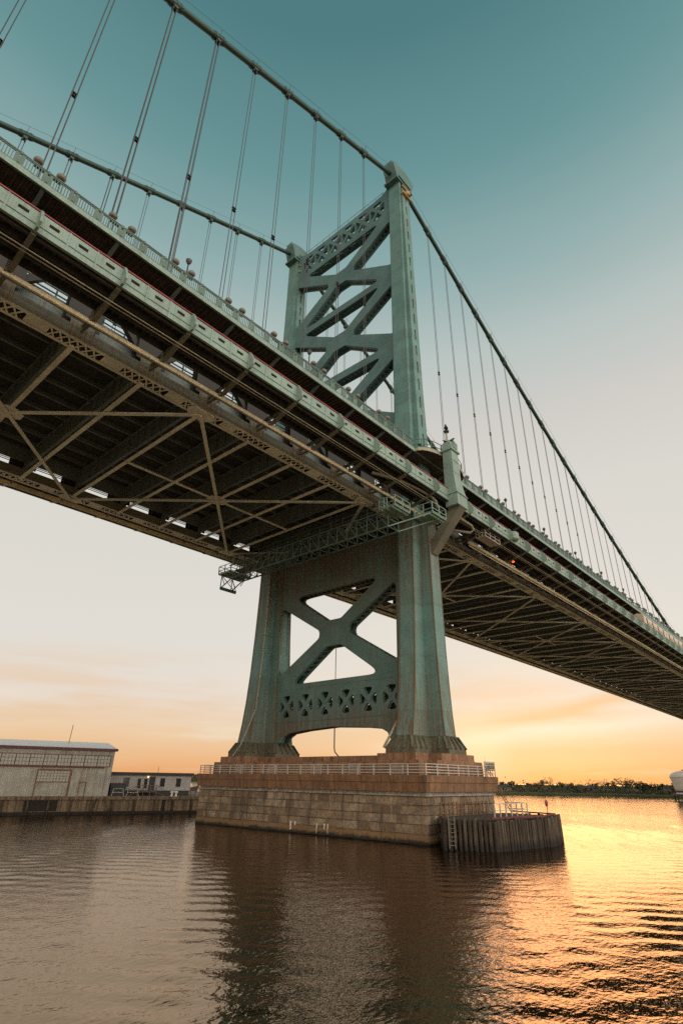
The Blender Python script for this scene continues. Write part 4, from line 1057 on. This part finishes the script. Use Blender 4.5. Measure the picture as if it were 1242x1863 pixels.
bird((-0.3, -19.8, 48.6), math.radians(200), 'dark bird perched on top of the lantern post above the pylon', 0.95)
bird((-0.55, -19.6, 46.4), math.radians(120), 'small dark bird crouching on the pylon at the foot of the post', 0.7)

# ------------------------------------------------------------------ train on the outer track
M_TRAIN = plain('train_steel', (0.55, 0.43, 0.30), 0.35, 0.1, 0.8, 0.0)
for i in range(3):
    x0 = 90+21.0*i; x1 = x0+20.4
    T = thing('train_car', ['tan train car nearest the tower on the outer track', 'tan train car between two others on the outer track', 'tan train car farthest from the tower on the outer track'][i], 'train', ((x0+x1)/2, -17.6, 38.3), 'train cars on the outer track')
    z = CHZ+D(x0)
    def rg(x, k=1): return [(x, -19.05, z+2.5), (x, -19.1, z+5.6), (x, -18.8, z+6.3), (x, -17.8, z+6.6), (x, -16.8, z+6.3), (x, -16.4, z+5.6), (x, -16.45, z+2.5)]
    MB().loft([rg(x0), rg(x1)]).build('body', M_TRAIN, T)
    for j in range(4):
        xd = x0+2.2+5.0*j; MB().box(xd, xd+0.7, -19.16, -19.095, z+2.8, z+5.7).build('door', M_DARK, T)
    for j in range(3):
        for q in range(2): xw = x0+3.6+5.0*j+1.6*q; MB().box(xw, xw+1.1, -19.13, -19.098, z+4.2, z+4.9).build('window', M_PIPE, T)

# ------------------------------------------------------------------ left bank
A = Vector((-21.2, 47.0, 0)); Bv = Vector((6.6, 36.9, 0)); dq = (Bv-A).normalized(); nq = Vector((-dq.y, dq.x, 0))   # along the quay, and away from the river
if nq.y < 0: nq = -nq
Q0 = A-dq*70; Q1 = Bv+dq*16
def qp(u, w, z): return tuple(A+dq*u+nq*w+Vector((0, 0, z)))      # u along, w inland
QL = (Bv-A).length
sea = thing('quay_wall', 'stained concrete quay wall with dark recesses under the warehouse', 'quay wall', qp(10, 0, 0))
def qbox(mb, u0, u1, w0, w1, z0, z1): mb.add([qp(u0, w0, z0), qp(u1, w0, z0), qp(u1, w1, z0), qp(u0, w1, z0), qp(u0, w0, z1), qp(u1, w0, z1), qp(u1, w1, z1), qp(u0, w1, z1)], [(0, 3, 2, 1), (4, 5, 6, 7), (0, 1, 5, 4), (1, 2, 6, 5), (2, 3, 7, 6), (3, 0, 4, 7)]); return mb
UE = QL+9
qbox(MB(), -70, UE, 0, 3, -3, 2.05).build('wall', M_QUAY, sea)
qbox(MB(), -70, UE, -0.35, 3, 2.05, 2.5).build('coping', M_QUAY, sea)
for k in range(14):
    u = -9+3.1*k+rng.uniform(-0.4, 0.4); m = MB(); w = rng.uniform(0.2, 0.4); qbox(m, u, u+w, -0.22, 0.01, -2, 2.04); m.build('fender_post', M_TIMBER, sea)
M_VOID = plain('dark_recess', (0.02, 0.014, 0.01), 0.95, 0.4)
m = qbox(MB(), -4.6, -2.2, -0.04, 0.0, 0.3, 2.0); qbox(m, 3.4, 8.0, -0.05, 0.0, 0.5, 1.95); qbox(m, -70, UE, -0.06, 0.0, -1, 0.42); qbox(m, 23.6, 24.2, -0.05, 0, 0.3, 2.0); m.build('weed_and_recess_shade', M_VOID, sea)  # long low strip is weed; the other flat sheets paint the shade of recesses
for k, (u, v) in enumerate(((13.4, 12.9), (14.4, 15.6))): MB().bar(qp(u, -0.5, 2.2), qp(v, -0.9, 0.0), 0.14, 0.14).build('raking_post', M_TIMBER, sea)
m = qbox(MB(), -70, UE, 3, 60, -3, 2.44); tag(m.build('quay_ground', M_QUAY), kind='structure')

def corr_mat():
    m, t, b, P = newmat('corrugated_wall')
    n = t.noise(P, 0.5, 6, 0.7); st = t.noise(t.scaled(P, (2.2, 2.2, 0.12)), 1, 6, 0.7)
    c = t.ramp(n, [(0.3, (0.25, 0.23, 0.19)), (0.7, (0.40, 0.38, 0.33))])
    c = t.mix(t.ramp(st, [(0.5, (0, 0, 0)), (0.72, (0.8, 0.8, 0.8))]), c, (0.16, 0.10, 0.06, 1))
    sp = t.n('ShaderNodeSeparateXYZ'); t.l(P, sp.inputs[0])
    s_ = t.math('SINE', t.math('MULTIPLY', t.math('SUBTRACT', t.math('MULTIPLY', sp.outputs[0], dq.x), t.math('MULTIPLY', sp.outputs[1], -dq.y)), 18.0))
    t.l(c, b.inputs['Base Color']); b.inputs['Roughness'].default_value = 0.6; bump(t, b, s_, 0.5, 0.05); return m
M_CORR = corr_mat()
M_ROOFP = plain('pale_roof', (0.62, 0.58, 0.55), 0.5, 0.1)
M_ROOFR = plain('maroon_trim', (0.10, 0.022, 0.025), 0.6, 0.2)
M_PANE = plain('dusty_pane', (0.30, 0.29, 0.25), 0.3, 0.25, 3.0)
wh = thing('warehouse', 'long corrugated grey warehouse with pale roof and window band on the quay', 'warehouse', qp(0, 8, 2.5))
U1 = 15.0; U0 = -45
def eave(u): return 9.25
wl_ = MB(); qbox(wl_, U0, U1, 0.25, 26, 2.5, 9.35); wl_.build('wall', M_CORR, wh)
m = MB(); m.add([qp(U0, -0.1, 9.36), qp(U1+0.35, -0.1, 9.36), qp(U1+0.35, 13, 10.9), qp(U0, 13, 10.9), qp(U1+0.35, 26.4, 9.36), qp(U0, 26.4, 9.36)], [(0, 1, 2, 3), (3, 2, 4, 5), (0, 5, 4, 1)]); m.build('roof', M_ROOFP, wh)
m = MB(); qbox(m, U0, U1+0.4, -0.16, -0.02, 9.05, 9.42); qbox(m, U1+0.01, U1+0.4, -0.16, 26.4, 9.1, 9.34); m.build('eave_trim', M_ROOFR, wh)
u = U0+1
kk = 0
while u < U1-2.0:
    f = MB(); z0, z1 = 6.75, 8.35; uw = 1.95
    for zz in (z0, z1): qbox(f, u, u+uw, 0.14, 0.25, zz-0.05, zz+0.05)
    for q in (0, 1): qbox(f, u+uw*q-0.05, u+uw*q+0.05, 0.13, 0.25, z0, z1)
    for q in (1, 2, 3): qbox(f, u+uw*q/4-0.02, u+uw*q/4+0.02, 0.16, 0.25, z0, z1)
    for q in (1, 2): qbox(f, u, u+uw, 0.17, 0.25, z0+(z1-z0)*q/3-0.02, z0+(z1-z0)*q/3+0.02)
    w_ = f.build('window', M_RUST, wh)
    qbox(MB(), u+0.05, u+uw-0.05, 0.21, 0.245, z0+0.05, z1-0.05).build('pane', M_PANE, w_)
    u += uw
m = qbox(MB(), U0, U1-1.2, 0.05, 0.25, 6.52, 6.68); m.build('window_sill', M_ROOFR, wh)
f = MB(); qbox(f, 4.2, 9.1, 0.10, 0.25, 6.05, 6.25); qbox(f, 4.2, 4.38, 0.10, 0.25, 2.5, 6.05); qbox(f, 8.85, 9.1, 0.10, 0.25, 2.5, 6.05); qbox(f, 4.38, 8.85, 0.14, 0.25, 4.42, 4.54)
for q in range(1, 10): qbox(f, 4.38+0.447*q-0.02, 4.38+0.447*q+0.02, 0.17, 0.25, 4.54, 6.05)
for q in (1, 2, 3): qbox(f, 4.38, 8.85, 0.18, 0.25, 4.54+0.38*q-0.02, 4.54+0.38*q+0.02)
dd = f.build('freight_door', M_RUST, wh); qbox(MB(), 4.38, 8.85, 0.21, 0.246, 2.52, 4.42).build('door_panel', M_CORR, dd); qbox(MB(), 4.38, 8.85, 0.22, 0.247, 4.54, 6.04).build('pane', M_PANE, dd)
f = MB(); qbox(f, 10.5, 11.5, 0.14, 0.25, 4.45, 4.55); qbox(f, 10.5, 10.58, 0.14, 0.25, 2.5, 4.45); qbox(f, 11.42, 11.5, 0.14, 0.25, 2.5, 4.45); dd = f.build('door', M_RUST, wh); qbox(MB(), 10.58, 11.42, 0.2, 0.246, 2.52, 4.45).build('door_panel', M_CORR, dd)
MB().tube([qp(8.4, 9, 10.4), qp(8.5, 9, 13.4)], 0.05, 5).build('mast', M_DARK, wh)

# office trailer behind, lower
ot = thing('office_trailer', 'low white portable office with flat dark roof and wooden steps beside the warehouse', 'portable office', qp(18, 6.5, 2.5))
M_SIDING = plain('white_siding', (0.36, 0.32, 0.295), 0.6, 0.12, 1.0)
M_WOOD = plain('step_timber', (0.16, 0.11, 0.075), 0.8, 0.3, 4.0)
V0, V1, WW = 11.0, 29.6, 6.0
qbox(MB(), V0, V1, WW, WW+7, 3.25, 5.62).build('wall', M_SIDING, ot)
qbox(MB(), V0-0.2, V1+0.35, WW-0.45, WW+7.3, 5.62, 6.02).build('roof', M_DARK, ot)
qbox(MB(), V0-0.21, V1+0.36, WW-0.46, WW+7.3, 6.02, 6.07).build('roof_trim', M_ROOFR, ot)
qbox(MB(), V0+0.1, V1-0.1, WW+0.1, WW+6.9, 2.44, 3.25).build('skirt', M_DARK, ot)
for u, wd in ((14.6, 0.7), (18.0, 0.95), (24.2, 0.8), (27.0, 0.8)):
    f = MB(); qbox(f, u, u+wd, WW-0.06, WW, 3.85, 5.2); w_ = f.build('window', M_DARK, ot)
    f = MB(); qbox(f, u+0.07, u+wd-0.07, WW-0.08, WW-0.062, 3.92, 4.5); qbox(f, u+0.07, u+wd-0.07, WW-0.08, WW-0.062, 4.58, 5.13); f.build('pane', plain('night_pane', (0.03, 0.03, 0.03), 0.15, 0.2) if 'night_pane' not in MATS else MATS['night_pane'], w_)
for u in (20.2, 21.3): 
    f = MB(); qbox(f, u, u+0.85, WW-0.05, WW, 3.3, 5.25); dd = f.build('door', M_SIDING, ot); qbox(MB(), u+0.15, u+0.7, WW-0.07, WW-0.052, 3.6, 5.1).build('pane', MATS['night_pane'], dd)
f = MB(); qbox(f, 22.3, 23.3, WW-0.05, WW, 3.3, 5.4); f.build('door', M_DARK, ot)
f = MB(); qbox(f, 20.2, 23.4, WW-1.6, WW-0.1, 3.0, 3.12)
for q in range(4): qbox(f, 23.4+0.35*q, 23.8+0.35*q, WW-1.6, WW-0.5, 2.9-0.15*q, 2.98-0.15*q); qbox(f, 19.85-0.35*q, 20.25-0.35*q, WW-1.6, WW-0.5, 2.9-0.15*q, 2.98-0.15*q)
for u in (20.2, 21.2, 22.3, 23.4):
    f.bar(qp(u, WW-1.6, 2.44), qp(u, WW-1.6, 4.1), 0.1, 0.1, (1, 0, 0))
f.bar(qp(20.2, WW-1.6, 4.05), qp(23.4, WW-1.6, 4.05), 0.09, 0.09); f.bar(qp(20.2, WW-1.6, 3.6), qp(23.4, WW-1.6, 3.6), 0.07, 0.07)
f.bar(qp(23.4, WW-1.6, 4.05), qp(24.8, WW-1.6, 3.3), 0.08, 0.08); f.bar(qp(20.2, WW-1.6, 4.05), qp(18.8, WW-1.6, 3.3), 0.08, 0.08)
f.build('steps', M_WOOD, ot)
mm, tt, bb, PP = newmat('porch_glow'); bb.inputs['Emission Color'].default_value = (1, 0.55, 0.2, 1); bb.inputs['Emission Strength'].default_value = 3.0
MB().lathe([(0.02, 0), (0.12, 0.05), (0.12, 0.2), (0.03, 0.25)], qp(22.0, WW-0.2, 5.25), 8).build('porch_light', mm, ot)
MB().tube([qp(24.0, WW+2, 6.07), qp(24.0, WW+2, 7.0)], 0.04, 5).build('vent_pipe', M_DARK, ot)
f = thing('waste_skip', 'dark waste container standing at the warehouse corner', 'skip', qp(16.3, 3, 2.5))
m = qbox(MB(), 15.6, 18.0, 2.5, 4.6, 2.5, 4.3); m.build('bin', M_DARK, f); qbox(MB(), 15.5, 18.1, 2.4, 4.7, 4.3, 4.38).build('lid', M_ROOFR, f)
f = MB()
for u0 in (15.9, 18.2):
    f.tube([qp(u0-0.25, 0.8, 2.5), qp(u0, 0.8, 3.6), qp(u0+1.4, 0.8, 3.6), qp(u0+1.65, 0.8, 2.5)], 0.05, 6); f.tube([qp(u0-0.1, 0.8, 3.05), qp(u0+1.5, 0.8, 3.05)], 0.045, 6)
tag(f.build('crowd_barrier', M_GALV), 'pale pipe barrier on the quay in front of the portable office', 'barrier')
M_WHITE = plain('white_paint', (0.75, 0.68, 0.62), 0.5, 0.1)
for i, u in enumerate((25.2, 25.9)):
    b_ = MB(); b_.lathe([(0.22, 0), (0.16, 0.15), (0.14, 0.45), (0.3, 0.55), (0.3, 0.72), (0.1, 0.8)], qp(u, 0.6, 2.5), 10)
    tag(b_.build('bollard', M_WHITE), ['white mooring bollard on the quay edge below the office, left of its twin', 'white mooring bollard on the quay edge below the office, right of its twin'][i], 'bollard', 'white mooring bollards')
for i, u in enumerate((31.0, 33.2, 33.8)):
    b_ = MB(); b_.lathe([(0.22, 0), (0.16, 0.15), (0.14, 0.4), (0.28, 0.5), (0.28, 0.65), (0.1, 0.72)], qp(u, 0.6, 2.5), 10)
    tag(b_.build('bollard', M_WHITE), ['white bollard standing alone on the quay end past the office', 'left one of two white bollards close to the granite pier', 'right one of two white bollards close to the granite pier'][i], 'bollard', 'white mooring bollards')
guard('quay_railing', 'thin railing at the far edge of the quay past the portable office', [qp(29.8, 6, 2.44), qp(QL+8.6, 6, 2.44)], 1.1, 0.8, M_RUST, (0.55, 1.08))

# small workboat upriver
bt = thing('workboat', 'small dark workboat on the bright water left of the pier', 'boat', (114.5, 195.7, 0))
c0 = Vector((114.5, 195.7, 0)); bd = Vector((0.62, -0.78, 0)); bn = Vector((0.78, 0.62, 0))
def bp(a, b, z): return tuple(c0+bd*a+bn*b+Vector((0, 0, z)))
MB().loft([[bp(-4.5, -1.6, -0.3), bp(-4.5, 1.6, -0.3), bp(-4.7, 1.8, 1.3), bp(-4.7, -1.8, 1.3)], [bp(1, -1.7, -0.3), bp(1, 1.7, -0.3), bp(1, 1.95, 1.2), bp(1, -1.95, 1.2)], [bp(4.2, -0.3, -0.1), bp(4.2, 0.3, -0.1), bp(5.2, 0.4, 2.0), bp(5.2, -0.4, 2.0)]]).build('hull', plain('hull_navy', (0.03, 0.03, 0.045), 0.5, 0.2), bt)
MB().loft([[bp(-1.5, -1.1, 1.2), bp(1.8, -1.1, 1.2), bp(1.8, 1.1, 1.2), bp(-1.5, 1.1, 1.2)], [bp(-1.4, -1.0, 2.9), bp(1.3, -1.0, 2.9), bp(1.3, 1.0, 2.9), bp(-1.4, 1.0, 2.9)]]).build('cabin', M_GALV, bt)
MB().tube([bp(-0.2, 0, 2.9), bp(-0.2, 0, 5.2)], 0.06, 5).build('mast', M_DARK, bt)

# ------------------------------------------------------------------ far shores
M_GRASS = plain('shore_grass', (0.055, 0.06, 0.02), 0.95, 0.4, 0.2)
def land(name, pts, z, mat, dep):
    m = MB(); n = len(pts)
    inn = [(p[0]+dep[0], p[1]+dep[1]) for p in pts]
    m.add([(x, y, -1) for x, y in pts]+[(x, y, z) for x, y in pts]+[(x+dep[0]*0.02, y+dep[1]*0.02, z+0.3) for x, y in pts]+[(x, y, z+3) for x, y in inn],
          [(r*n+k, r*n+k+1, (r+1)*n+k+1, (r+1)*n+k) for r in range(3) for k in range(n-1)])
    return tag(m.build(name, mat), kind='structure')
shore = [(300, -160), (268, -60), (258, 10), (250, 55), (232, 78), (212, 96), (196, 128), (196, 190), (215, 260)]
land('far_shore', shore, 0.8, M_GRASS, (260, 90))
shoreL = [(470, 640), (520, 735), (505, 760), (480, 800), (430, 880), (340, 980)]
land('upriver_shore', shoreL, 1.2, M_GRASS, (300, 300))

def leaf_mat(name, c0, c1):
    m, t, b, P = newmat(name); g = t.n('ShaderNodeNewGeometry'); oi = t.n('ShaderNodeObjectInfo')
    t.l(t.ramp(g.outputs['Random Per Island'], [(0, c0), (1, c1)]), b.inputs['Base Color']); b.inputs['Roughness'].default_value = 0.8
    return m
M_LEAF = [leaf_mat('leaf_olive', (0.045, 0.04, 0.014), (0.10, 0.085, 0.03)), leaf_mat('leaf_russet', (0.09, 0.045, 0.02), (0.16, 0.08, 0.035)), leaf_mat('leaf_dark', (0.02, 0.024, 0.01), (0.05, 0.05, 0.02))]
M_BARK = plain('bark', (0.05, 0.035, 0.022), 0.9, 0.3, 3)
def tree(loc, h, w, kind, label, bare=False):
    T = thing('tree', label, 'tree', loc, 'trees along the far shore'); L = Vector(loc); g = random.Random(int(loc[0]*7+loc[1]*13+h*100))
    m = MB(); m.tube([L, L+Vector((0.1, 0, h*0.3)), L+Vector((0.2, 0.1, h*0.55))], [0.22, 0.16, 0.09], 6)
    cl = []
    for k in range(9 if not bare else 12):
        a = g.uniform(0, 6.28); rr = w*0.5*math.sqrt(g.random()); z = h*g.uniform(0.42, 0.93)*(1-0.25*rr/(w*0.5))
        c = L+Vector((rr*math.cos(a), rr*math.sin(a), z)); cl.append(c)
        m.tube([L+Vector((0.1, 0, h*g.uniform(0.2, 0.5))), c], [0.08, 0.03], 4)
    m.build('trunk', M_BARK, T)
    m = MB(); n = 60 if not bare else 12
    for c in cl:
        R = w*g.uniform(0.16, 0.27)
        for k in range(n):
            d = Vector((g.gauss(0, 1), g.gauss(0, 1), g.gauss(0, 0.75)))
            d = d.normalized()*R*(g.random()**0.4); q = c+d; s = g.uniform(0.16, 0.34)*(1.0 if not bare else 0.6)*max(1, h/6)
            u = Vector((g.gauss(0, 1), g.gauss(0, 1), g.gauss(0, 1))).normalized(); v = u.orthogonal().normalized()*s; u = u*s
            m.add([q-u, q+v, q+u*1.0, q-v], [(0, 1, 2, 3)])
    m.build('crown', M_LEAF[kind], T)
def shore_pt(q, back):
    L = [0]
    for p, r in zip(shore[:-1], shore[1:]): L.append(L[-1]+math.dist(p, r))
    d = q*L[-1]
    for i in range(len(L)-1):
        if d <= L[i+1]:
            f = (d-L[i])/(L[i+1]-L[i]); p = Vector(shore[i]).lerp(Vector(shore[i+1]), f); return (p.x+back*0.94, p.y+back*0.33)
gt = random.Random(3); TL = ['olive leafy', 'russet leafy', 'dark dense']
for i in range(58):
    q = 0.25+0.40*(i+gt.uniform(0, 0.8))/58; x, y = shore_pt(q, gt.uniform(9, 34)); k = gt.choice([0, 0, 1, 1, 2, 2]); h = gt.choice([4.4, 5.0, 5.6, 6.2, 7.2])*gt.uniform(0.85, 1.12); bare = gt.random() < 0.12
    tree((x, y, 1.2), h, h*gt.uniform(0.8, 1.2), k, ('bare thin ' if bare else TL[k]+' ')+f'tree on the wooded far shore, {ORD[i]} counted from the white tank', bare)
# undergrowth that reads as one mass
m = MB(); g = random.Random(9)
for k in range(9000):
    q = g.uniform(0.22, 0.68); x, y = shore_pt(q, g.uniform(3, 36)); z = 1.0+abs(g.gauss(0, 1.7)); s = g.uniform(0.25, 0.6)
    u = Vector((g.gauss(0, 1), g.gauss(0, 1), g.gauss(0, 1))).normalized(); v = u.orthogonal().normalized()*s; u = u*s; q_ = Vector((x, y, z))
    m.add([q_-u, q_+v, q_+u, q_-v], [(0, 1, 2, 3)])
tag(m.build('undergrowth', M_LEAF[0]), kind='stuff')
m = MB()
for k in range(7000):
    q = g.uniform(0, 1)*(len(shoreL)-1); i = min(int(q), len(shoreL)-2); p = Vector(shoreL[i]).lerp(Vector(shoreL[i+1]), q-i); bk = g.uniform(5, 80)
    x, y = p.x+bk*0.7, p.y+bk*0.7; z = 2+g.uniform(0, 9)*(0.55+0.45*math.sin(x*0.05+y*0.031)); s = g.uniform(0.6, 1.6)
    u = Vector((g.gauss(0, 1), g.gauss(0, 1), g.gauss(0, 1))).normalized(); v = u.orthogonal().normalized()*s; u = u*s; q_ = Vector((x, y, z))
    m.add([q_-u, q_+v, q_+u, q_-v], [(0, 1, 2, 3)])
tag(m.build('far_woods', M_LEAF[2]), kind='stuff')
M_HOUSE = [plain('house_cream', (0.34, 0.27, 0.2), 0.7, 0.15), plain('house_grey', (0.24, 0.21, 0.19), 0.7, 0.15), plain('house_brick', (0.2, 0.1, 0.07), 0.7, 0.2)]
for i, (q, b, w, h, lab) in enumerate(((0.30, 16, 9, 3.6, 'cream house with dark roof among the trees nearest the white tank'), (0.41, 18, 10, 4.0, 'grey house with dark roof halfway along the far wooded shore'),
                                       (0.50, 15, 8, 3.4, 'brick house with dark roof between russet far shore trees'), (0.60, 14, 9, 3.2, 'cream house nearest the granite pier on the far shore'))):
    x, y = shore_pt(q, b); H = thing('house', lab, 'house', (x, y, 1.2), 'houses on the far shore'); mt = M_HOUSE[i % 3]
    MB().box(x-3, x+3, y-w/2, y+w/2, 1.0, 1.2+h*0.62).build('wall', mt, H)
    zz = 1.2+h*0.62; MB().add([(x-3.3, y-w/2-.3, zz), (x+3.3, y-w/2-.3, zz), (x+3.3, y+w/2+.3, zz), (x-3.3, y+w/2+.3, zz), (x, y-w/2-.3, zz+h*0.38), (x, y+w/2+.3, zz+h*0.38)], [(0, 1, 4), (1, 2, 5, 4), (2, 3, 5), (3, 0, 4, 5), (0, 3, 2, 1)]).build('roof', M_DARK, H)
    for k in range(3): MB().box(x-3.06, x-3.0, y-w/2+1+k*w/3.2, y-w/2+1.9+k*w/3.2, 2.0, 3.1).build('window', MATS['night_pane'], H)
# white tank on piles
tk = thing('storage_tank', 'large white domed tank with dark red base band at the right edge', 'tank', (207.5, 5.7, 0))
tcx, tcy = 208.2, 2.4
rings = [(6.6, 2.35), (6.65, 2.9)]
mb = MB(); mb.lathe([(6.7, 2.2), (6.75, 2.75)], (tcx, tcy, 0), 40); mb.build('base_ring', M_WHITE, tk)
mb = MB(); mb.lathe([(6.72, 2.75), (6.86, 3.25)], (tcx, tcy, 0), 40); mb.build('red_band', M_ROOFR, tk)
mb = MB(); mb.lathe([(6.84, 3.25), (7.05, 4.2), (7.5, 6.2), (7.9, 7.75), (7.93, 7.9)], (tcx, tcy, 0), 48); mb.build('shell', M_WHITE, tk, True)
mb = MB(); mb.lathe([(7.98, 7.86), (8.0, 8.2), (7.75, 8.75), (7.0, 9.4), (5.6, 9.95), (3.5, 10.35), (0.3, 10.55)], (tcx, tcy, 0), 48); mb.build('dome', M_WHITE, tk, True)
mb = MB(); mb.box(tcx-0.6, tcx+0.6, tcy+2.5, tcy+3.2, 10.3, 10.75); mb.build('vent', M_DARK, tk)
for i in range(9):
    a = math.radians(110+24*i); MB().tube([(tcx+7.6*math.cos(a), tcy+7.6*math.sin(a), -2), (tcx+7.6*math.cos(a), tcy+7.6*math.sin(a), 1.9)], 0.2, 6).build('pile', M_DARK, tk)
MB().lathe([(8.6, 1.7), (8.6, 2.2)], (tcx, tcy, 0), 32).build('platform', M_DARK, tk)
tw = thing('radio_mast', 'thin far radio mast rising above the far wooded shore', 'mast', (255, 112, 2))
MB().tube([(262, 118, 2), (262, 118, 19)], [0.12, 0.05], 5).build('mast', M_DARK, tw)
